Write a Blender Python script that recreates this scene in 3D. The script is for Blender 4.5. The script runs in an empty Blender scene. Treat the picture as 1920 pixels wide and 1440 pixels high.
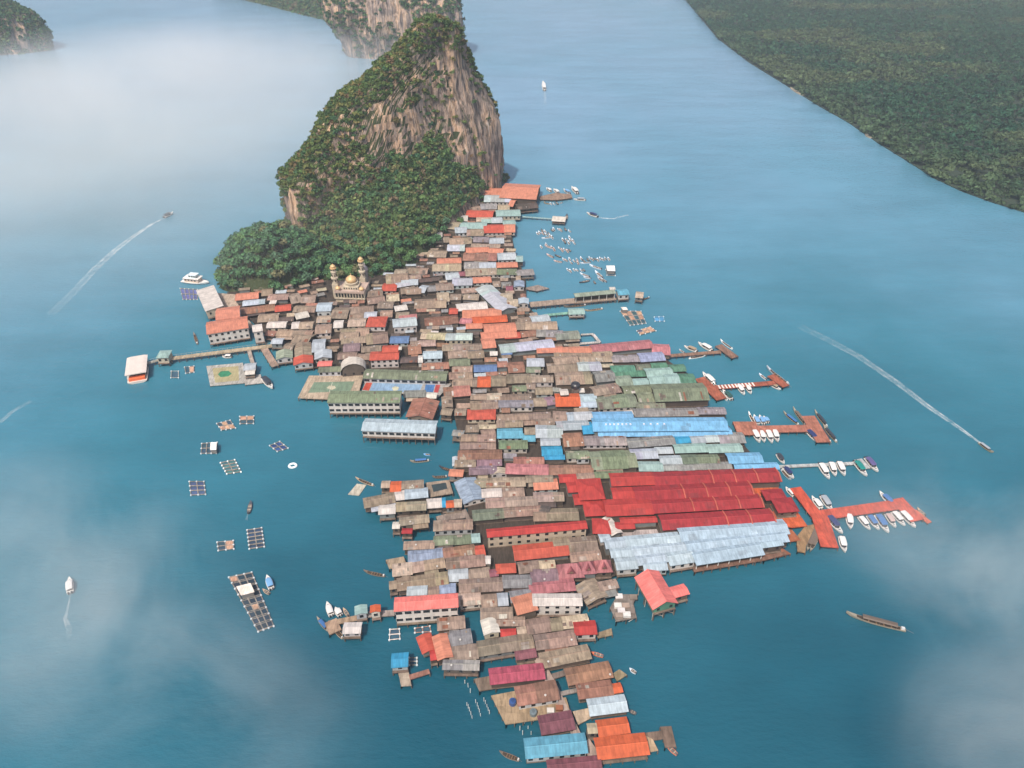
import bpy, bmesh, math, random
import numpy as np
from mathutils import Vector, Matrix, noise
from mathutils.geometry import tessellate_polygon
R = math.radians
rng = random.Random(7)
nrng = np.random.default_rng(11)
C = bpy.context.scene.collection
sc = bpy.context.scene

# ------------------------------------------------------------------ camera
CAMH, FPX, HOR = 200.0, 1371.0, -250.0
PITCH = math.atan((720 - HOR) / FPX)
cam = bpy.data.cameras.new('camera'); camo = bpy.data.objects.new('camera', cam); C.objects.link(camo)
camo.location = (0, 0, CAMH); camo.rotation_euler = (math.pi / 2 - PITCH, 0, 0)
cam.sensor_width = 36; cam.lens = 36 * FPX / 1920; cam.clip_start = 1; cam.clip_end = 20000
sc.camera = camo
cP, sP = math.cos(PITCH), math.sin(PITCH)

def ground(px, py, z=0.0):
    """where the line of sight through a photo position meets height z"""
    t = (720 - py) / FPX; s = (px - 960) / FPX
    d = (CAMH - z) / (sP - t * cP)
    return Vector((s * d, d * (cP + t * sP), z))

def project(p):
    v = p - Vector((0, 0, CAMH))
    f = v.y * cP - v.z * sP; u = v.y * sP + v.z * cP
    return (960 + FPX * v.x / f, 720 - FPX * u / f)

def srgb(r, g, b, k=1.0):
    out = []
    for c in (r, g, b):
        c /= 255.0
        out.append(min(1, k * (c / 12.92 if c <= 0.04045 else ((c + 0.055) / 1.055) ** 2.4)))
    return tuple(out)

# ------------------------------------------------------------------ materials
def new_mat(name):
    m = bpy.data.materials.new(name); m.use_nodes = True
    nt = m.node_tree; nt.nodes.clear()
    out = nt.nodes.new('ShaderNodeOutputMaterial')
    return m, nt, out

def N(nt, typ, **kw):
    n = nt.nodes.new(typ)
    for k, v in kw.items():
        if k in n.inputs: n.inputs[k].default_value = v
        else: setattr(n, k, v)
    return n

def ramp(nt, pts, interp='LINEAR'):
    n = nt.nodes.new('ShaderNodeValToRGB'); n.color_ramp.interpolation = interp
    e = n.color_ramp.elements
    while len(e) < len(pts): e.new(0.5)
    for i, (p, c) in enumerate(pts):
        e[i].position = p; e[i].color = (c, c, c, 1) if not isinstance(c, tuple) else (*c[:3], 1)
    return n

def mapped(nt, scale, coord='Object', loc=(0, 0, 0)):
    tc = nt.nodes.new('ShaderNodeTexCoord'); mp = nt.nodes.new('ShaderNodeMapping')
    mp.inputs['Scale'].default_value = scale; mp.inputs['Location'].default_value = loc
    if coord == 'World':
        g = nt.nodes.new('ShaderNodeNewGeometry'); nt.links.new(g.outputs['Position'], mp.inputs['Vector'])
    else:
        nt.links.new(tc.outputs[coord], mp.inputs['Vector'])
    return mp

def noise_tex(nt, scale, coord='Object', detail=4, rough=0.6, s=1.0, loc=(0, 0, 0)):
    mp = mapped(nt, scale, coord, loc); n = nt.nodes.new('ShaderNodeTexNoise')
    n.inputs['Scale'].default_value = s; n.inputs['Detail'].default_value = detail; n.inputs['Roughness'].default_value = rough
    nt.links.new(mp.outputs['Vector'], n.inputs['Vector'])
    return n

def mul(nt, a, b, fac=1.0, mode='MULTIPLY'):
    m = nt.nodes.new('ShaderNodeMix'); m.data_type = 'RGBA'; m.blend_type = mode
    ins = [i for i in m.inputs if i.type == 'RGBA']
    if hasattr(fac, 'links') or hasattr(fac, 'is_linked'): nt.links.new(fac, m.inputs[0])
    else: m.inputs[0].default_value = fac
    for src, i in ((a, ins[0]), (b, ins[1])):
        if isinstance(src, tuple): i.default_value = (*src[:3], 1)
        else: nt.links.new(src, i)
    return [o for o in m.outputs if o.type == 'RGBA'][0]

def tinted(name, rough=0.8, dirt=0.35, streak=True, seams=True, spec=0.3):
    """paint, sheet metal or wood whose own colour is the object's colour, with stains and sheet joints"""
    m, nt, out = new_mat(name)
    b = nt.nodes.new('ShaderNodeBsdfPrincipled'); b.inputs['Roughness'].default_value = rough
    b.inputs['Specular IOR Level'].default_value = spec
    oi = nt.nodes.new('ShaderNodeObjectInfo')
    col = oi.outputs['Color']
    n1 = noise_tex(nt, (0.35, 0.35, 0.35), 'World', 5, 0.65)
    r1 = ramp(nt, [(0.3, 1 - dirt * 0.6), (0.62, 1.06)])
    nt.links.new(n1.outputs['Fac'], r1.inputs['Fac'])
    col = mul(nt, col, r1.outputs['Color'])
    if streak:
        n2 = noise_tex(nt, (1.5, 0.22, 0.22), 'Object', 3, 0.7)
        r2 = ramp(nt, [(0.32, 1 - dirt * 0.65), (0.58, 1.06)])
        nt.links.new(n2.outputs['Fac'], r2.inputs['Fac'])
        col = mul(nt, col, r2.outputs['Color'])
    if seams:
        mp = mapped(nt, (1, 1, 0.0), 'Object')
        br = nt.nodes.new('ShaderNodeTexBrick')
        br.inputs['Color1'].default_value = (1.12, 1.11, 1.10, 1); br.inputs['Color2'].default_value = (0.80, 0.79, 0.78, 1)
        br.inputs['Mortar'].default_value = (0.78, 0.76, 0.74, 1)
        br.inputs['Scale'].default_value = 1.0; br.inputs['Mortar Size'].default_value = 0.035
        br.inputs['Brick Width'].default_value = 1.1; br.inputs['Row Height'].default_value = 2.1
        nt.links.new(mp.outputs['Vector'], br.inputs['Vector'])
        col = mul(nt, col, br.outputs['Color'], min(1.0, dirt * 1.4))
    nt.links.new(col, b.inputs['Base Color'])
    nt.links.new(b.outputs['BSDF'], out.inputs['Surface'])
    return m

M = {}
M['roof'] = tinted('roof_sheet', 0.8, 0.5)
M['roofclean'] = tinted('painted_roof_sheet', 0.66, 0.34)
M['wall'] = tinted('wall_board', 0.9, 0.4, False, False)
M['deck'] = tinted('timber_deck', 0.9, 0.55, True, True)
M['paint'] = tinted('boat_paint', 0.4, 0.12, False, False, 0.5)
M['net'] = tinted('net_mesh', 0.95, 0.5, False, False, 0.1)

def plain(name, col, rough=0.5, metal=0.0, var=0.25, scale=1.0):
    m, nt, out = new_mat(name)
    b = N(nt, 'ShaderNodeBsdfPrincipled', Roughness=rough, Metallic=metal)
    n = noise_tex(nt, (scale,) * 3, 'World', 4, 0.6)
    r = ramp(nt, [(0.3, 1 - var), (0.7, 1 + var * 0.3)]); nt.links.new(n.outputs['Fac'], r.inputs['Fac'])
    nt.links.new(mul(nt, col, r.outputs['Color']), b.inputs['Base Color'])
    nt.links.new(b.outputs['BSDF'], out.inputs['Surface'])
    return m
M['window'] = plain('dark_window', (0.02, 0.022, 0.026), 0.25)
M['gold'] = plain('gilded_metal', (0.62, 0.41, 0.20), 0.5, 0.15, 0.2, 2.0)
M['bark'] = plain('tree_bark', (0.10, 0.08, 0.06), 0.9)
M['mud'] = plain('mangrove_mud', (0.028, 0.044, 0.026), 0.95, 0, 0.5, 0.05)
M['sand'] = plain('pale_sand', (0.36, 0.30, 0.22), 0.95, 0, 0.3, 0.3)

# foliage: colour of each crown is stored on the leaves
m, nt, out = new_mat('foliage'); M['foliage'] = m
b = N(nt, 'ShaderNodeBsdfPrincipled', Roughness=0.75); b.inputs['Specular IOR Level'].default_value = 0.2
at = nt.nodes.new('ShaderNodeAttribute'); at.attribute_name = 'tint'
nt.links.new(at.outputs['Color'], b.inputs['Base Color'])
tr = nt.nodes.new('ShaderNodeBsdfTranslucent'); nt.links.new(at.outputs['Color'], tr.inputs['Color'])
mx = nt.nodes.new('ShaderNodeMixShader'); mx.inputs[0].default_value = 0.18
nt.links.new(b.outputs['BSDF'], mx.inputs[1]); nt.links.new(tr.outputs['BSDF'], mx.inputs[2])
nt.links.new(mx.outputs[0], out.inputs['Surface'])

# limestone with rusty and dark vertical water stains
m, nt, out = new_mat('limestone'); M['rock'] = m
b = N(nt, 'ShaderNodeBsdfPrincipled', Roughness=0.95); b.inputs['Specular IOR Level'].default_value = 0.1
n1 = noise_tex(nt, (0.16, 0.16, 0.022), 'World', 6, 0.65)
r1 = ramp(nt, [(0.30, (0.10, 0.088, 0.082)), (0.40, (0.25, 0.21, 0.19)), (0.49, (0.40, 0.325, 0.275)), (0.57, (0.58, 0.41, 0.28)), (0.66, (0.66, 0.56, 0.47))])
nt.links.new(n1.outputs['Fac'], r1.inputs['Fac'])
n2 = noise_tex(nt, (0.55, 0.55, 0.05), 'World', 4, 0.7)
r2 = ramp(nt, [(0.38, 0.34), (0.54, 1.05)]); nt.links.new(n2.outputs['Fac'], r2.inputs['Fac'])
n3 = noise_tex(nt, (0.03, 0.03, 0.03), 'World', 3, 0.6)
r3 = ramp(nt, [(0.36, (0.74, 0.70, 0.69)), (0.60, (1.16, 1.03, 0.93))]); nt.links.new(n3.outputs['Fac'], r3.inputs['Fac'])
c = mul(nt, mul(nt, r1.outputs['Color'], r2.outputs['Color']), r3.outputs['Color'])
ge = nt.nodes.new('ShaderNodeNewGeometry'); sx = nt.nodes.new('ShaderNodeSeparateXYZ'); nt.links.new(ge.outputs['True Normal'], sx.inputs[0])
n5 = noise_tex(nt, (0.2, 0.2, 0.2), 'World', 4, 0.7); ma = N(nt, 'ShaderNodeMath', operation='MULTIPLY_ADD'); ma.inputs[1].default_value = 0.5
nt.links.new(n5.outputs['Fac'], ma.inputs[0]); nt.links.new(sx.outputs['Z'], ma.inputs[2])
r6 = ramp(nt, [(0.62, 0.0), (0.78, 1.0)]); nt.links.new(ma.outputs[0], r6.inputs['Fac'])
c = mul(nt, c, (0.050, 0.062, 0.028), r6.outputs['Color'], 'MIX')
nt.links.new(c, b.inputs['Base Color'])
bp = N(nt, 'ShaderNodeBump', Strength=1.0, Distance=1.6); n4 = noise_tex(nt, (0.35, 0.35, 0.10), 'World', 6, 0.7)
nt.links.new(n4.outputs['Fac'], bp.inputs['Height']); nt.links.new(bp.outputs['Normal'], b.inputs['Normal'])
nt.links.new(b.outputs['BSDF'], out.inputs['Surface'])

# sea
m, nt, out = new_mat('sea_water'); M['water'] = m
b = N(nt, 'ShaderNodeBsdfPrincipled', Roughness=0.12, IOR=1.45)
# teal paling with distance: far sky reflection and haze painted in, wind lanes over
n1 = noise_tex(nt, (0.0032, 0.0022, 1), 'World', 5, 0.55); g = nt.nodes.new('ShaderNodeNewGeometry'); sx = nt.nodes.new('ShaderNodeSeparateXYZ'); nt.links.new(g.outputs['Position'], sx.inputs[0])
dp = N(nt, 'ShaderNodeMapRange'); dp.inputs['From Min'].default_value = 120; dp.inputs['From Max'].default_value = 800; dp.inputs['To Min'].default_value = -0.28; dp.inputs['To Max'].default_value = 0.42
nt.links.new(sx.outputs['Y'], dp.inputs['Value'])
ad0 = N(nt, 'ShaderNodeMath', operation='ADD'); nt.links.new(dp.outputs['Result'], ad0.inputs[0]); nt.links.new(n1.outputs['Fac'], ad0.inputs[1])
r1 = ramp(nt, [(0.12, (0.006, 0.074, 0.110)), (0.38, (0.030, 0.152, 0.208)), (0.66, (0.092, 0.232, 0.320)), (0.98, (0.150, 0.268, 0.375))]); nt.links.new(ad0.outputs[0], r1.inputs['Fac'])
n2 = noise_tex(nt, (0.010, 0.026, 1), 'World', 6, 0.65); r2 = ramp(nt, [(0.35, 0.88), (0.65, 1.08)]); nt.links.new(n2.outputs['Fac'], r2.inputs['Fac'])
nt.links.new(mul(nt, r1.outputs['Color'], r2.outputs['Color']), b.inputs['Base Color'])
w1 = noise_tex(nt, (0.25, 0.55, 1), 'World', 5, 0.6); w2 = noise_tex(nt, (0.035, 0.08, 1), 'World', 4, 0.6)
ad = N(nt, 'ShaderNodeMath', operation='MULTIPLY_ADD'); ad.inputs[1].default_value = 0.8
nt.links.new(w2.outputs['Fac'], ad.inputs[0]); nt.links.new(w1.outputs['Fac'], ad.inputs[2])
bp = N(nt, 'ShaderNodeBump', Strength=0.5, Distance=0.7)
nt.links.new(ad.outputs[0], bp.inputs['Height']); nt.links.new(bp.outputs['Normal'], b.inputs['Normal'])
nt.links.new(b.outputs['BSDF'], out.inputs['Surface'])

# churned foam on the water
m, nt, out = new_mat('wake_foam'); M['foam'] = m
b = N(nt, 'ShaderNodeBsdfPrincipled', Roughness=0.9); b.inputs['Base Color'].default_value = (0.75, 0.8, 0.8, 1)
n1 = noise_tex(nt, (0.22, 0.22, 0.22), 'World', 4, 0.6); r1 = ramp(nt, [(0.30, 0.12), (0.66, 1.0)])
nt.links.new(n1.outputs['Fac'], r1.inputs['Fac'])
at = nt.nodes.new('ShaderNodeAttribute'); at.attribute_name = 'strength'
mm = N(nt, 'ShaderNodeMath', operation='MULTIPLY'); nt.links.new(r1.outputs['Color'], mm.inputs[0]); nt.links.new(at.outputs['Fac'], mm.inputs[1])
nt.links.new(mm.outputs[0], b.inputs['Alpha']); nt.links.new(b.outputs['BSDF'], out.inputs['Surface'])

# ------------------------------------------------------------------ mesh helpers
class MB:
    def __init__(s): s.v = []; s.f = []
    def box(s, x0, x1, y0, y1, z0, z1):
        i = len(s.v)
        s.v += [(x0, y0, z0), (x1, y0, z0), (x1, y1, z0), (x0, y1, z0), (x0, y0, z1), (x1, y0, z1), (x1, y1, z1), (x0, y1, z1)]
        s.f += [tuple(i + k for k in q) for q in ((0, 3, 2, 1), (4, 5, 6, 7), (0, 1, 5, 4), (1, 2, 6, 5), (2, 3, 7, 6), (3, 0, 4, 7))]
        return s
    def extrude_x(s, prof, x0, x1):
        """closed (y,z) profile run from x0 to x1"""
        i = len(s.v); n = len(prof)
        s.v += [(x0, y, z) for y, z in prof] + [(x1, y, z) for y, z in prof]
        s.f += [tuple(i + k for k in range(n))[::-1], tuple(i + n + k for k in range(n))]
        s.f += [(i + k, i + (k + 1) % n, i + n + (k + 1) % n, i + n + k) for k in range(n)]
        return s
    def prism(s, poly, z0, z1):
        i = len(s.v); n = len(poly)
        s.v += [(x, y, z0) for x, y in poly] + [(x, y, z1) for x, y in poly]
        tris = tessellate_polygon([[Vector((x, y, 0)) for x, y in poly]])
        for t in tris:
            a, b_, c_ = [Vector((*poly[k], 0)) for k in t]
            if (b_ - a).cross(c_ - a).z < 0: t = t[::-1]
            s.f += [tuple(i + n + k for k in t), tuple(i + k for k in t[::-1])]
        area = sum(poly[k][0] * poly[(k + 1) % n][1] - poly[(k + 1) % n][0] * poly[k][1] for k in range(n))
        for k in range(n):
            q = (i + k, i + (k + 1) % n, i + n + (k + 1) % n, i + n + k)
            s.f.append(q if area > 0 else q[::-1])
        return s
    def tube(s, p, q, r0, r1=None, n=6):
        r1 = r0 if r1 is None else r1
        p = Vector(p); q = Vector(q); d = (q - p).normalized()
        a = d.orthogonal().normalized(); b_ = d.cross(a); i = len(s.v)
        for c0, r in ((p, r0), (q, r1)):
            for k in range(n):
                t = 2 * math.pi * k / n; s.v.append(tuple(c0 + a * r * math.cos(t) + b_ * r * math.sin(t)))
        s.f += [(i + k, i + (k + 1) % n, i + n + (k + 1) % n, i + n + k) for k in range(n)]
        s.f += [tuple(range(i + n - 1, i - 1, -1)), tuple(range(i + n, i + 2 * n))]
        return s
    def lathe(s, prof, x=0, y=0, n=16):
        """(r,z) profile turned round a vertical axis"""
        i = len(s.v); m_ = len(prof)
        for r, z in prof:
            for k in range(n):
                t = 2 * math.pi * k / n; s.v.append((x + r * math.cos(t), y + r * math.sin(t), z))
        for j in range(m_ - 1):
            for k in range(n):
                s.f.append((i + j * n + k, i + j * n + (k + 1) % n, i + (j + 1) * n + (k + 1) % n, i + (j + 1) * n + k))
        s.f += [tuple(range(i + n - 1, i - 1, -1)), tuple(range(i + (m_ - 1) * n, i + m_ * n))]
        return s
    def loft(s, secs, closed=True):
        i = len(s.v); n = len(secs[0])
        for q in secs: s.v += [tuple(p) for p in q]
        for j in range(len(secs) - 1):
            for k in range(n if closed else n - 1):
                s.f.append((i + j * n + k, i + j * n + (k + 1) % n, i + (j + 1) * n + (k + 1) % n, i + (j + 1) * n + k))
        if closed:
            s.f += [tuple(range(i + n - 1, i - 1, -1)), tuple(range(i + (len(secs) - 1) * n, i + len(secs) * n))]
        return s
    def build(s, name, mat, parent=None, col=None, smooth=False):
        me = bpy.data.meshes.new(name); me.from_pydata(s.v, [], s.f); me.update()
        if smooth: me.polygons.foreach_set('use_smooth', [True] * len(me.polygons))
        return link(name, me, mat, parent, col)

def link(name, me, mat, parent=None, col=None):
    if mat is not None: me.materials.append(M[mat])
    o = bpy.data.objects.new(name, me); C.objects.link(o)
    if parent is not None: o.parent = parent
    if col is not None: o.color = (*col[:3], 1)
    return o

def empty(name, loc, rz=0):
    o = bpy.data.objects.new(name, None); C.objects.link(o)
    o.location = loc; o.rotation_euler = (0, 0, rz); o.empty_display_size = 1
    return o

def tag(o, label=None, cat=None, group=None, kind=None):
    if label: o['label'] = label
    if cat: o['category'] = cat
    if group: o['group'] = group
    if kind: o['kind'] = kind
    return o

kids = {}
def copy_tree(o, parent=None):
    c = o.copy(); C.objects.link(c)
    if parent is not None: c.parent = parent
    for ch in CHILD.get(o.name, []): copy_tree(ch, c)
    return c
CHILD = {}
def freeze(o):
    """remember a finished thing's parts so it can be copied"""
    for ch in [x for x in C.objects if x.parent == o]:
        CHILD.setdefault(o.name, []).append(ch); freeze(ch)

def npmesh(name, verts, quads, mat, tint=None):
    """big mesh of quads straight from arrays"""
    me = bpy.data.meshes.new(name)
    me.vertices.add(len(verts)); me.vertices.foreach_set('co', np.ascontiguousarray(verts, dtype=np.float32).ravel())
    me.loops.add(quads.size); me.loops.foreach_set('vertex_index', np.ascontiguousarray(quads, dtype=np.int32).ravel())
    k = quads.shape[1]
    me.polygons.add(len(quads)); me.polygons.foreach_set('loop_start', np.arange(0, quads.size, k, dtype=np.int32))
    me.update(calc_edges=True); me.validate()
    if tint is not None:
        a = me.attributes.new('tint', 'FLOAT_COLOR', 'POINT')
        a.data.foreach_set('color', np.ascontiguousarray(np.concatenate([tint, np.ones((len(tint), 1))], 1), dtype=np.float32).ravel())
    me.materials.append(M[mat])
    return me
# ------------------------------------------------------------------ houses
# colour code: (word used in labels, photo colour, roof material)
PAL = {
 'b': ('weathered brown', (174, 152, 133), 'roof'), 'd': ('dark brown', (112, 98, 92), 'roof'), 'k': ('rusty brown', (176, 130, 108), 'roof'),
 'g': ('grey', (164, 160, 158), 'roof'), 's': ('silver', (196, 204, 210), 'roofclean'), 'w': ('cream white', (232, 222, 212), 'roofclean'),
 'y': ('tan', (208, 188, 164), 'roof'), 'o': ('salmon orange', (226, 148, 120), 'roofclean'), 'O': ('bright orange', (222, 108, 66), 'roofclean'),
 'r': ('bright red', (212, 98, 78), 'roofclean'), 'R': ('scarlet', (200, 70, 64), 'roofclean'), 'M': ('crimson', (176, 56, 60), 'roofclean'),
 'm': ('maroon', (150, 92, 102), 'roof'), 'p': ('dusty pink', (204, 132, 134), 'roof'), 'P': ('coral', (252, 136, 128), 'roofclean'),
 'Q': ('magenta', (196, 92, 116), 'roof'), 'u': ('blue', (112, 140, 184), 'roofclean'), 'l': ('pale blue', (196, 212, 222), 'roofclean'),
 'L': ('ice blue', (184, 206, 220), 'roofclean'), 'B': ('sky blue', (134, 194, 234), 'roofclean'), 'C': ('bright cyan', (64, 164, 208), 'roofclean'),
 'c': ('turquoise blue', (112, 182, 208), 'roofclean'), 't': ('mint green', (170, 198, 192), 'roofclean'), 'n': ('mossy green', (142, 150, 124), 'roof'),
 'e': ('dark green', (98, 146, 122), 'roof'), 'v': ('mauve', (158, 130, 138), 'roof'), 'G': ('lavender grey', (160, 170, 196), 'roof'),
 'a': ('sage', (176, 186, 168), 'roof'),
}
WALLC = [(120, 102, 90), (140, 128, 116), (98, 86, 76), (112, 100, 92), (86, 76, 68), (140, 144, 142)]
WALLQ = [(216, 206, 194), (222, 214, 206), (204, 206, 204), (214, 200, 176), (196, 206, 204)]
EAVE = 4.35
HOUSES = []

class H: pass

def parse(ox, oy, rows, k=4.8):
    for line in rows.strip().splitlines():
        line = line.split('#')[0].strip()
        if not line: continue
        t = line.split()
        h = H(); h.raw = line
        h.x1, h.y1, h.x2, h.y2 = [o + float(v) / k for v, o in zip(t[:4], (ox, oy, ox, oy))]
        h.w = float(t[4]) / k; h.col = t[5]; fl = t[6:]
        h.q = 'q' in fl; h.form = next((f for f in ('h', 'a', 'f') if f in fl), 'g')
        val = lambda c, d: next((float(f[1:]) for f in fl if f[0] == c and f[1:].replace('.', '').replace('-', '').isdigit()), d)
        h.eave = val('E', None); h.ribs = int(val('V', 0)); h.base = val('Z', 2.0); h.rise = val('U', None)
        h.wallc = next((f[1:] for f in fl if f[0] == 'W' and len(f) > 1), None)
        h.key = next((f[2:] for f in fl if f.startswith('K:')), None)
        h.grp = next((f[2:] for f in fl if f.startswith('G:')), None)
        h.open = 'op' in fl
        if h.eave is None: h.eave = EAVE + rng.uniform(-0.45, 0.55)
        a = ground(h.x1, h.y1, h.eave); c = ground(h.x2, h.y2, h.eave)
        d = c - a; d.z = 0; L = d.length; e = d / L
        if h.col in 'bkgdv' and not h.q and L < 22:
            t_ = rng.gauss(0, 0.05); e = Vector((e.x * math.cos(t_) - e.y * math.sin(t_), e.x * math.sin(t_) + e.y * math.cos(t_), 0))
        mid = (a + c) / 2
        n = Vector((-e.y, e.x, 0))
        if n.dot(mid) < 0: n = -n; e = -e           # local +Y points away from the viewer
        p0 = project(mid); p1 = project(mid + n)
        horiz = abs(h.x2 - h.x1) >= abs(h.y2 - h.y1) * 0.9 and 'dep' not in fl
        if horiz:
            per = abs(p1[1] - p0[1])
        else:
            per = abs(p1[0] - p0[0])
        h.W = h.w / max(per, 0.3) * (1.14 if h.grp == 'red' else 1.05); h.L = L * 1.01; h.e = e; h.n = n; h.horiz = horiz
        h.c = Vector((mid.x, mid.y, 0)); h.px = p0
        if h.rise is None: h.rise = min(0.26 * h.W / 2, 2.6)
        HOUSES.append(h)

def roof_mb(h, L, W, z, rise, form):
    mb = MB(); t = 0.14
    if form == 'h':
        i = min(W / 2, L / 2 - 0.3) * 0.85
        x, y = L / 2, W / 2
        mb.v = [(-x, -y, z), (x, -y, z), (x, y, z), (-x, y, z), (-x + i, 0, z + rise), (x - i, 0, z + rise),
                (-x, -y, z - t), (x, -y, z - t), (x, y, z - t), (-x, y, z - t)]
        mb.f = [(0, 1, 5, 4), (1, 2, 5), (2, 3, 4, 5), (3, 0, 4), (6, 7, 1, 0), (7, 8, 2, 1), (8, 9, 3, 2), (9, 6, 0, 3), (9, 8, 7, 6)]
        return mb
    if form == 'a':
        top = [(W / 2 * math.cos(a), z + rise * 1.5 * math.sin(a)) for a in [math.pi * k / 10 for k in range(10, -1, -1)]]
    elif form == 'f':
        top = [(-W / 2, z), (W / 2, z + 0.09 * W)]
    else:
        top = [(-W / 2, z), (0, z + rise), (W / 2, z)]
    mb.extrude_x([(y, q) for y, q in top] + [(y * 0.999, q - t) for y, q in top[::-1]], -L / 2, L / 2)
    # run of profile: flip so that faces point outwards
    mb.f = [f[::-1] for f in mb.f]
    return mb

def roof_z(h, y):
    if h.form == 'f': return h.eave + 0.09 * (y + h.W / 2)
    if h.form == 'a': return h.eave + 1.5 * h.rise * math.sqrt(max(0, 1 - (2 * y / h.W) ** 2))
    return h.eave + h.rise * (1 - abs(y) / (h.W / 2))

def inside(h, p, grow=0.0):
    d = Vector((p.x, p.y, 0)) - h.c
    return abs(d.dot(h.e)) < h.L / 2 + grow and abs(d.dot(h.n)) < h.W / 2 + grow

GROUPROOT = {}
NAMES = {'house': 'house'}
KROOF, KWALL = 0.64, 0.7
def jitter(c, k=0.08):
    f = 1 + rng.uniform(-k, k)
    return tuple(min(1, max(0, v * f * (1 + rng.uniform(-k, k) * 0.35))) for v in c)

def raise_house(h):
    word, rgb, mat = PAL[h.col]
    e = h.e; ang = math.atan2(e.y, e.x)
    if h.grp and h.grp in GROUPROOT:
        root = GROUPROOT[h.grp]; off = h.c - root.location; ra = ang
    else:
        nm = 'shed' if getattr(h, 'shed', 0) else BUILDING.get(h.key or h.grp, ('stilt_house',))[0]
        root = empty(nm, h.c, 0 if h.grp else ang); off = Vector((0, 0, 0)); ra = ang if h.grp else 0
        if h.grp: GROUPROOT[h.grp] = root; root['gx'] = 1
        h.first = True
    h.root = root
    def part(mb, name, mt, col, parent=None):
        o = mb.build(name, mt, parent or root, col)
        if parent is None: o.location = off; o.rotation_euler = (0, 0, ra)
        return o
    L, W, z0, ev = h.L, h.W, h.base, h.eave
    col = jitter(srgb(*rgb, KROOF), 0.16 if mat == 'roof' else 0.06)
    if L > 11 and not h.grp and not h.key and h.form == 'g' and h.col in 'bdgkynvs':
        # a row under one ridge whose owners re-roofed their own stretch
        cuts = [-L / 2] + sorted(rng.uniform(-.3, .3) * L + 0 for _ in range(1 if L < 17 else 2)) + [L / 2]
        for i in range(len(cuts) - 1):
            Lk = cuts[i + 1] - cuts[i]
            if Lk < 1.0: continue
            mb = roof_mb(h, Lk + .06, W * rng.uniform(.95, 1.03), ev + rng.uniform(-.10, .14) + i * .013, h.rise * rng.uniform(.92, 1.08), 'g')
            cx = (cuts[i] + cuts[i + 1]) / 2; mb.v = [(x + cx, y, z) for x, y, z in mb.v]
            roof = part(mb, 'roof', mat, jitter(col, .2))
    else:
        roof = part(roof_mb(h, L, W, ev, h.rise, h.form), 'roof', mat, col)
    if h.grp in ('ice', 'sky', 'red', 'green', 'pinklong') and h.form == 'g' and L > 7:
        for k in range(int(L / 6)):
            wx = rng.choice([1.0, 1.0, 2.0, 3.2]); x0 = rng.uniform(-L / 2 + .3, L / 2 - wx - .3); s = rng.choice([-1, -1, 1])
            ya = rng.uniform(.03, .5) * W / 2; yb = min(W / 2 - .03, ya + rng.uniform(.3, .9) * W / 2)
            za, zb = ev + h.rise * (1 - ya / (W / 2)), ev + h.rise * (1 - yb / (W / 2)); d = .024 + .008 * k
            f_ = rng.choice([.74, .84, .9, 1.1, 1.18, 1.25]) if h.grp != 'red' else rng.choice([.82, .88, .93, 1.08])
            part(MB().extrude_x([(s * ya, za + .01), (s * yb, zb + .01), (s * yb, zb + d), (s * ya, za + d)][::s], x0, x0 + wx), 'roof_patch', mat, tuple(min(1, v * f_ * .9 + .1 * f_ * sum(col) / 3) for v in col), roof)
    if L > 9 and h.form == 'g':
        r = 0.22
        rc = part(MB().extrude_x([(-r, ev + h.rise + 0.02), (0, ev + h.rise + 0.16), (r, ev + h.rise + 0.02), (0, ev + h.rise - 0.1)], -L / 2, L / 2), 'ridge_cap', mat, tuple(v * 1.12 for v in col), roof)
    for k in range(h.ribs):
        x = L / 2 - .4 - k * 8.8
        q = [(-W / 2, ev + 0.02), (0, ev + h.rise + 0.02), (W / 2, ev + 0.02), (W / 2, ev + 0.34), (0, ev + h.rise + 0.34), (-W / 2, ev + 0.34)]
        part(MB().extrude_x(q[::-1], x - 0.2, x + 0.2), 'roof_rib', 'roofclean', srgb(214, 112, 92, KROOF), roof)
    # patched sheets on worn roofs: single replaced panels, and pale or rusty runs of them
    if mat == 'roof' and h.col in 'bdkygnv' and L > 4.5 and h.form == 'g':
        for k in range(rng.choice([0, 1, 1, 2, 3, 4]) + (2 if L > 13 else 0)):
            s = rng.choice([-1, -1, -1, 1]); wx = rng.choice([.5, .6, .8, .9, 1.1, 1.1, 1.8, 2.6]); x0 = rng.uniform(-L / 2 + .2, L / 2 - wx - .2)
            ya = rng.uniform(0.06, 0.6) * W / 2; yb = min(W / 2 - .05, ya + rng.uniform(.2, .8) * W / 2)
            za, zb = roof_z(h, ya), roof_z(h, yb); d = 0.03 + .012 * k
            pm = MB().extrude_x([(s * ya, za + .012), (s * yb, zb + .012), (s * yb, zb + d), (s * ya, za + d)][::s], x0, x0 + wx)
            part(pm, 'roof_patch', 'roof', jitter(srgb(*rng.choice([(196, 180, 164), (160, 104, 82), (176, 164, 152), (222, 212, 200), (128, 112, 102), (186, 160, 138), (150, 128, 112)]), KROOF), .12), roof)
        if rng.random() < .35:
            x0 = rng.uniform(-L / 2 + .6, L / 2 - .6); y0 = -rng.uniform(.2, .75) * W / 2; z_ = roof_z(h, y0)
            part(MB().lathe([(.1, z_ - .1), (.32, z_ + .2), (.34, z_ + .42), (.05, z_ + .5)], x0, y0, 8), 'roof_vent', 'paint', srgb(206, 200, 192, .8), roof)
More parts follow.
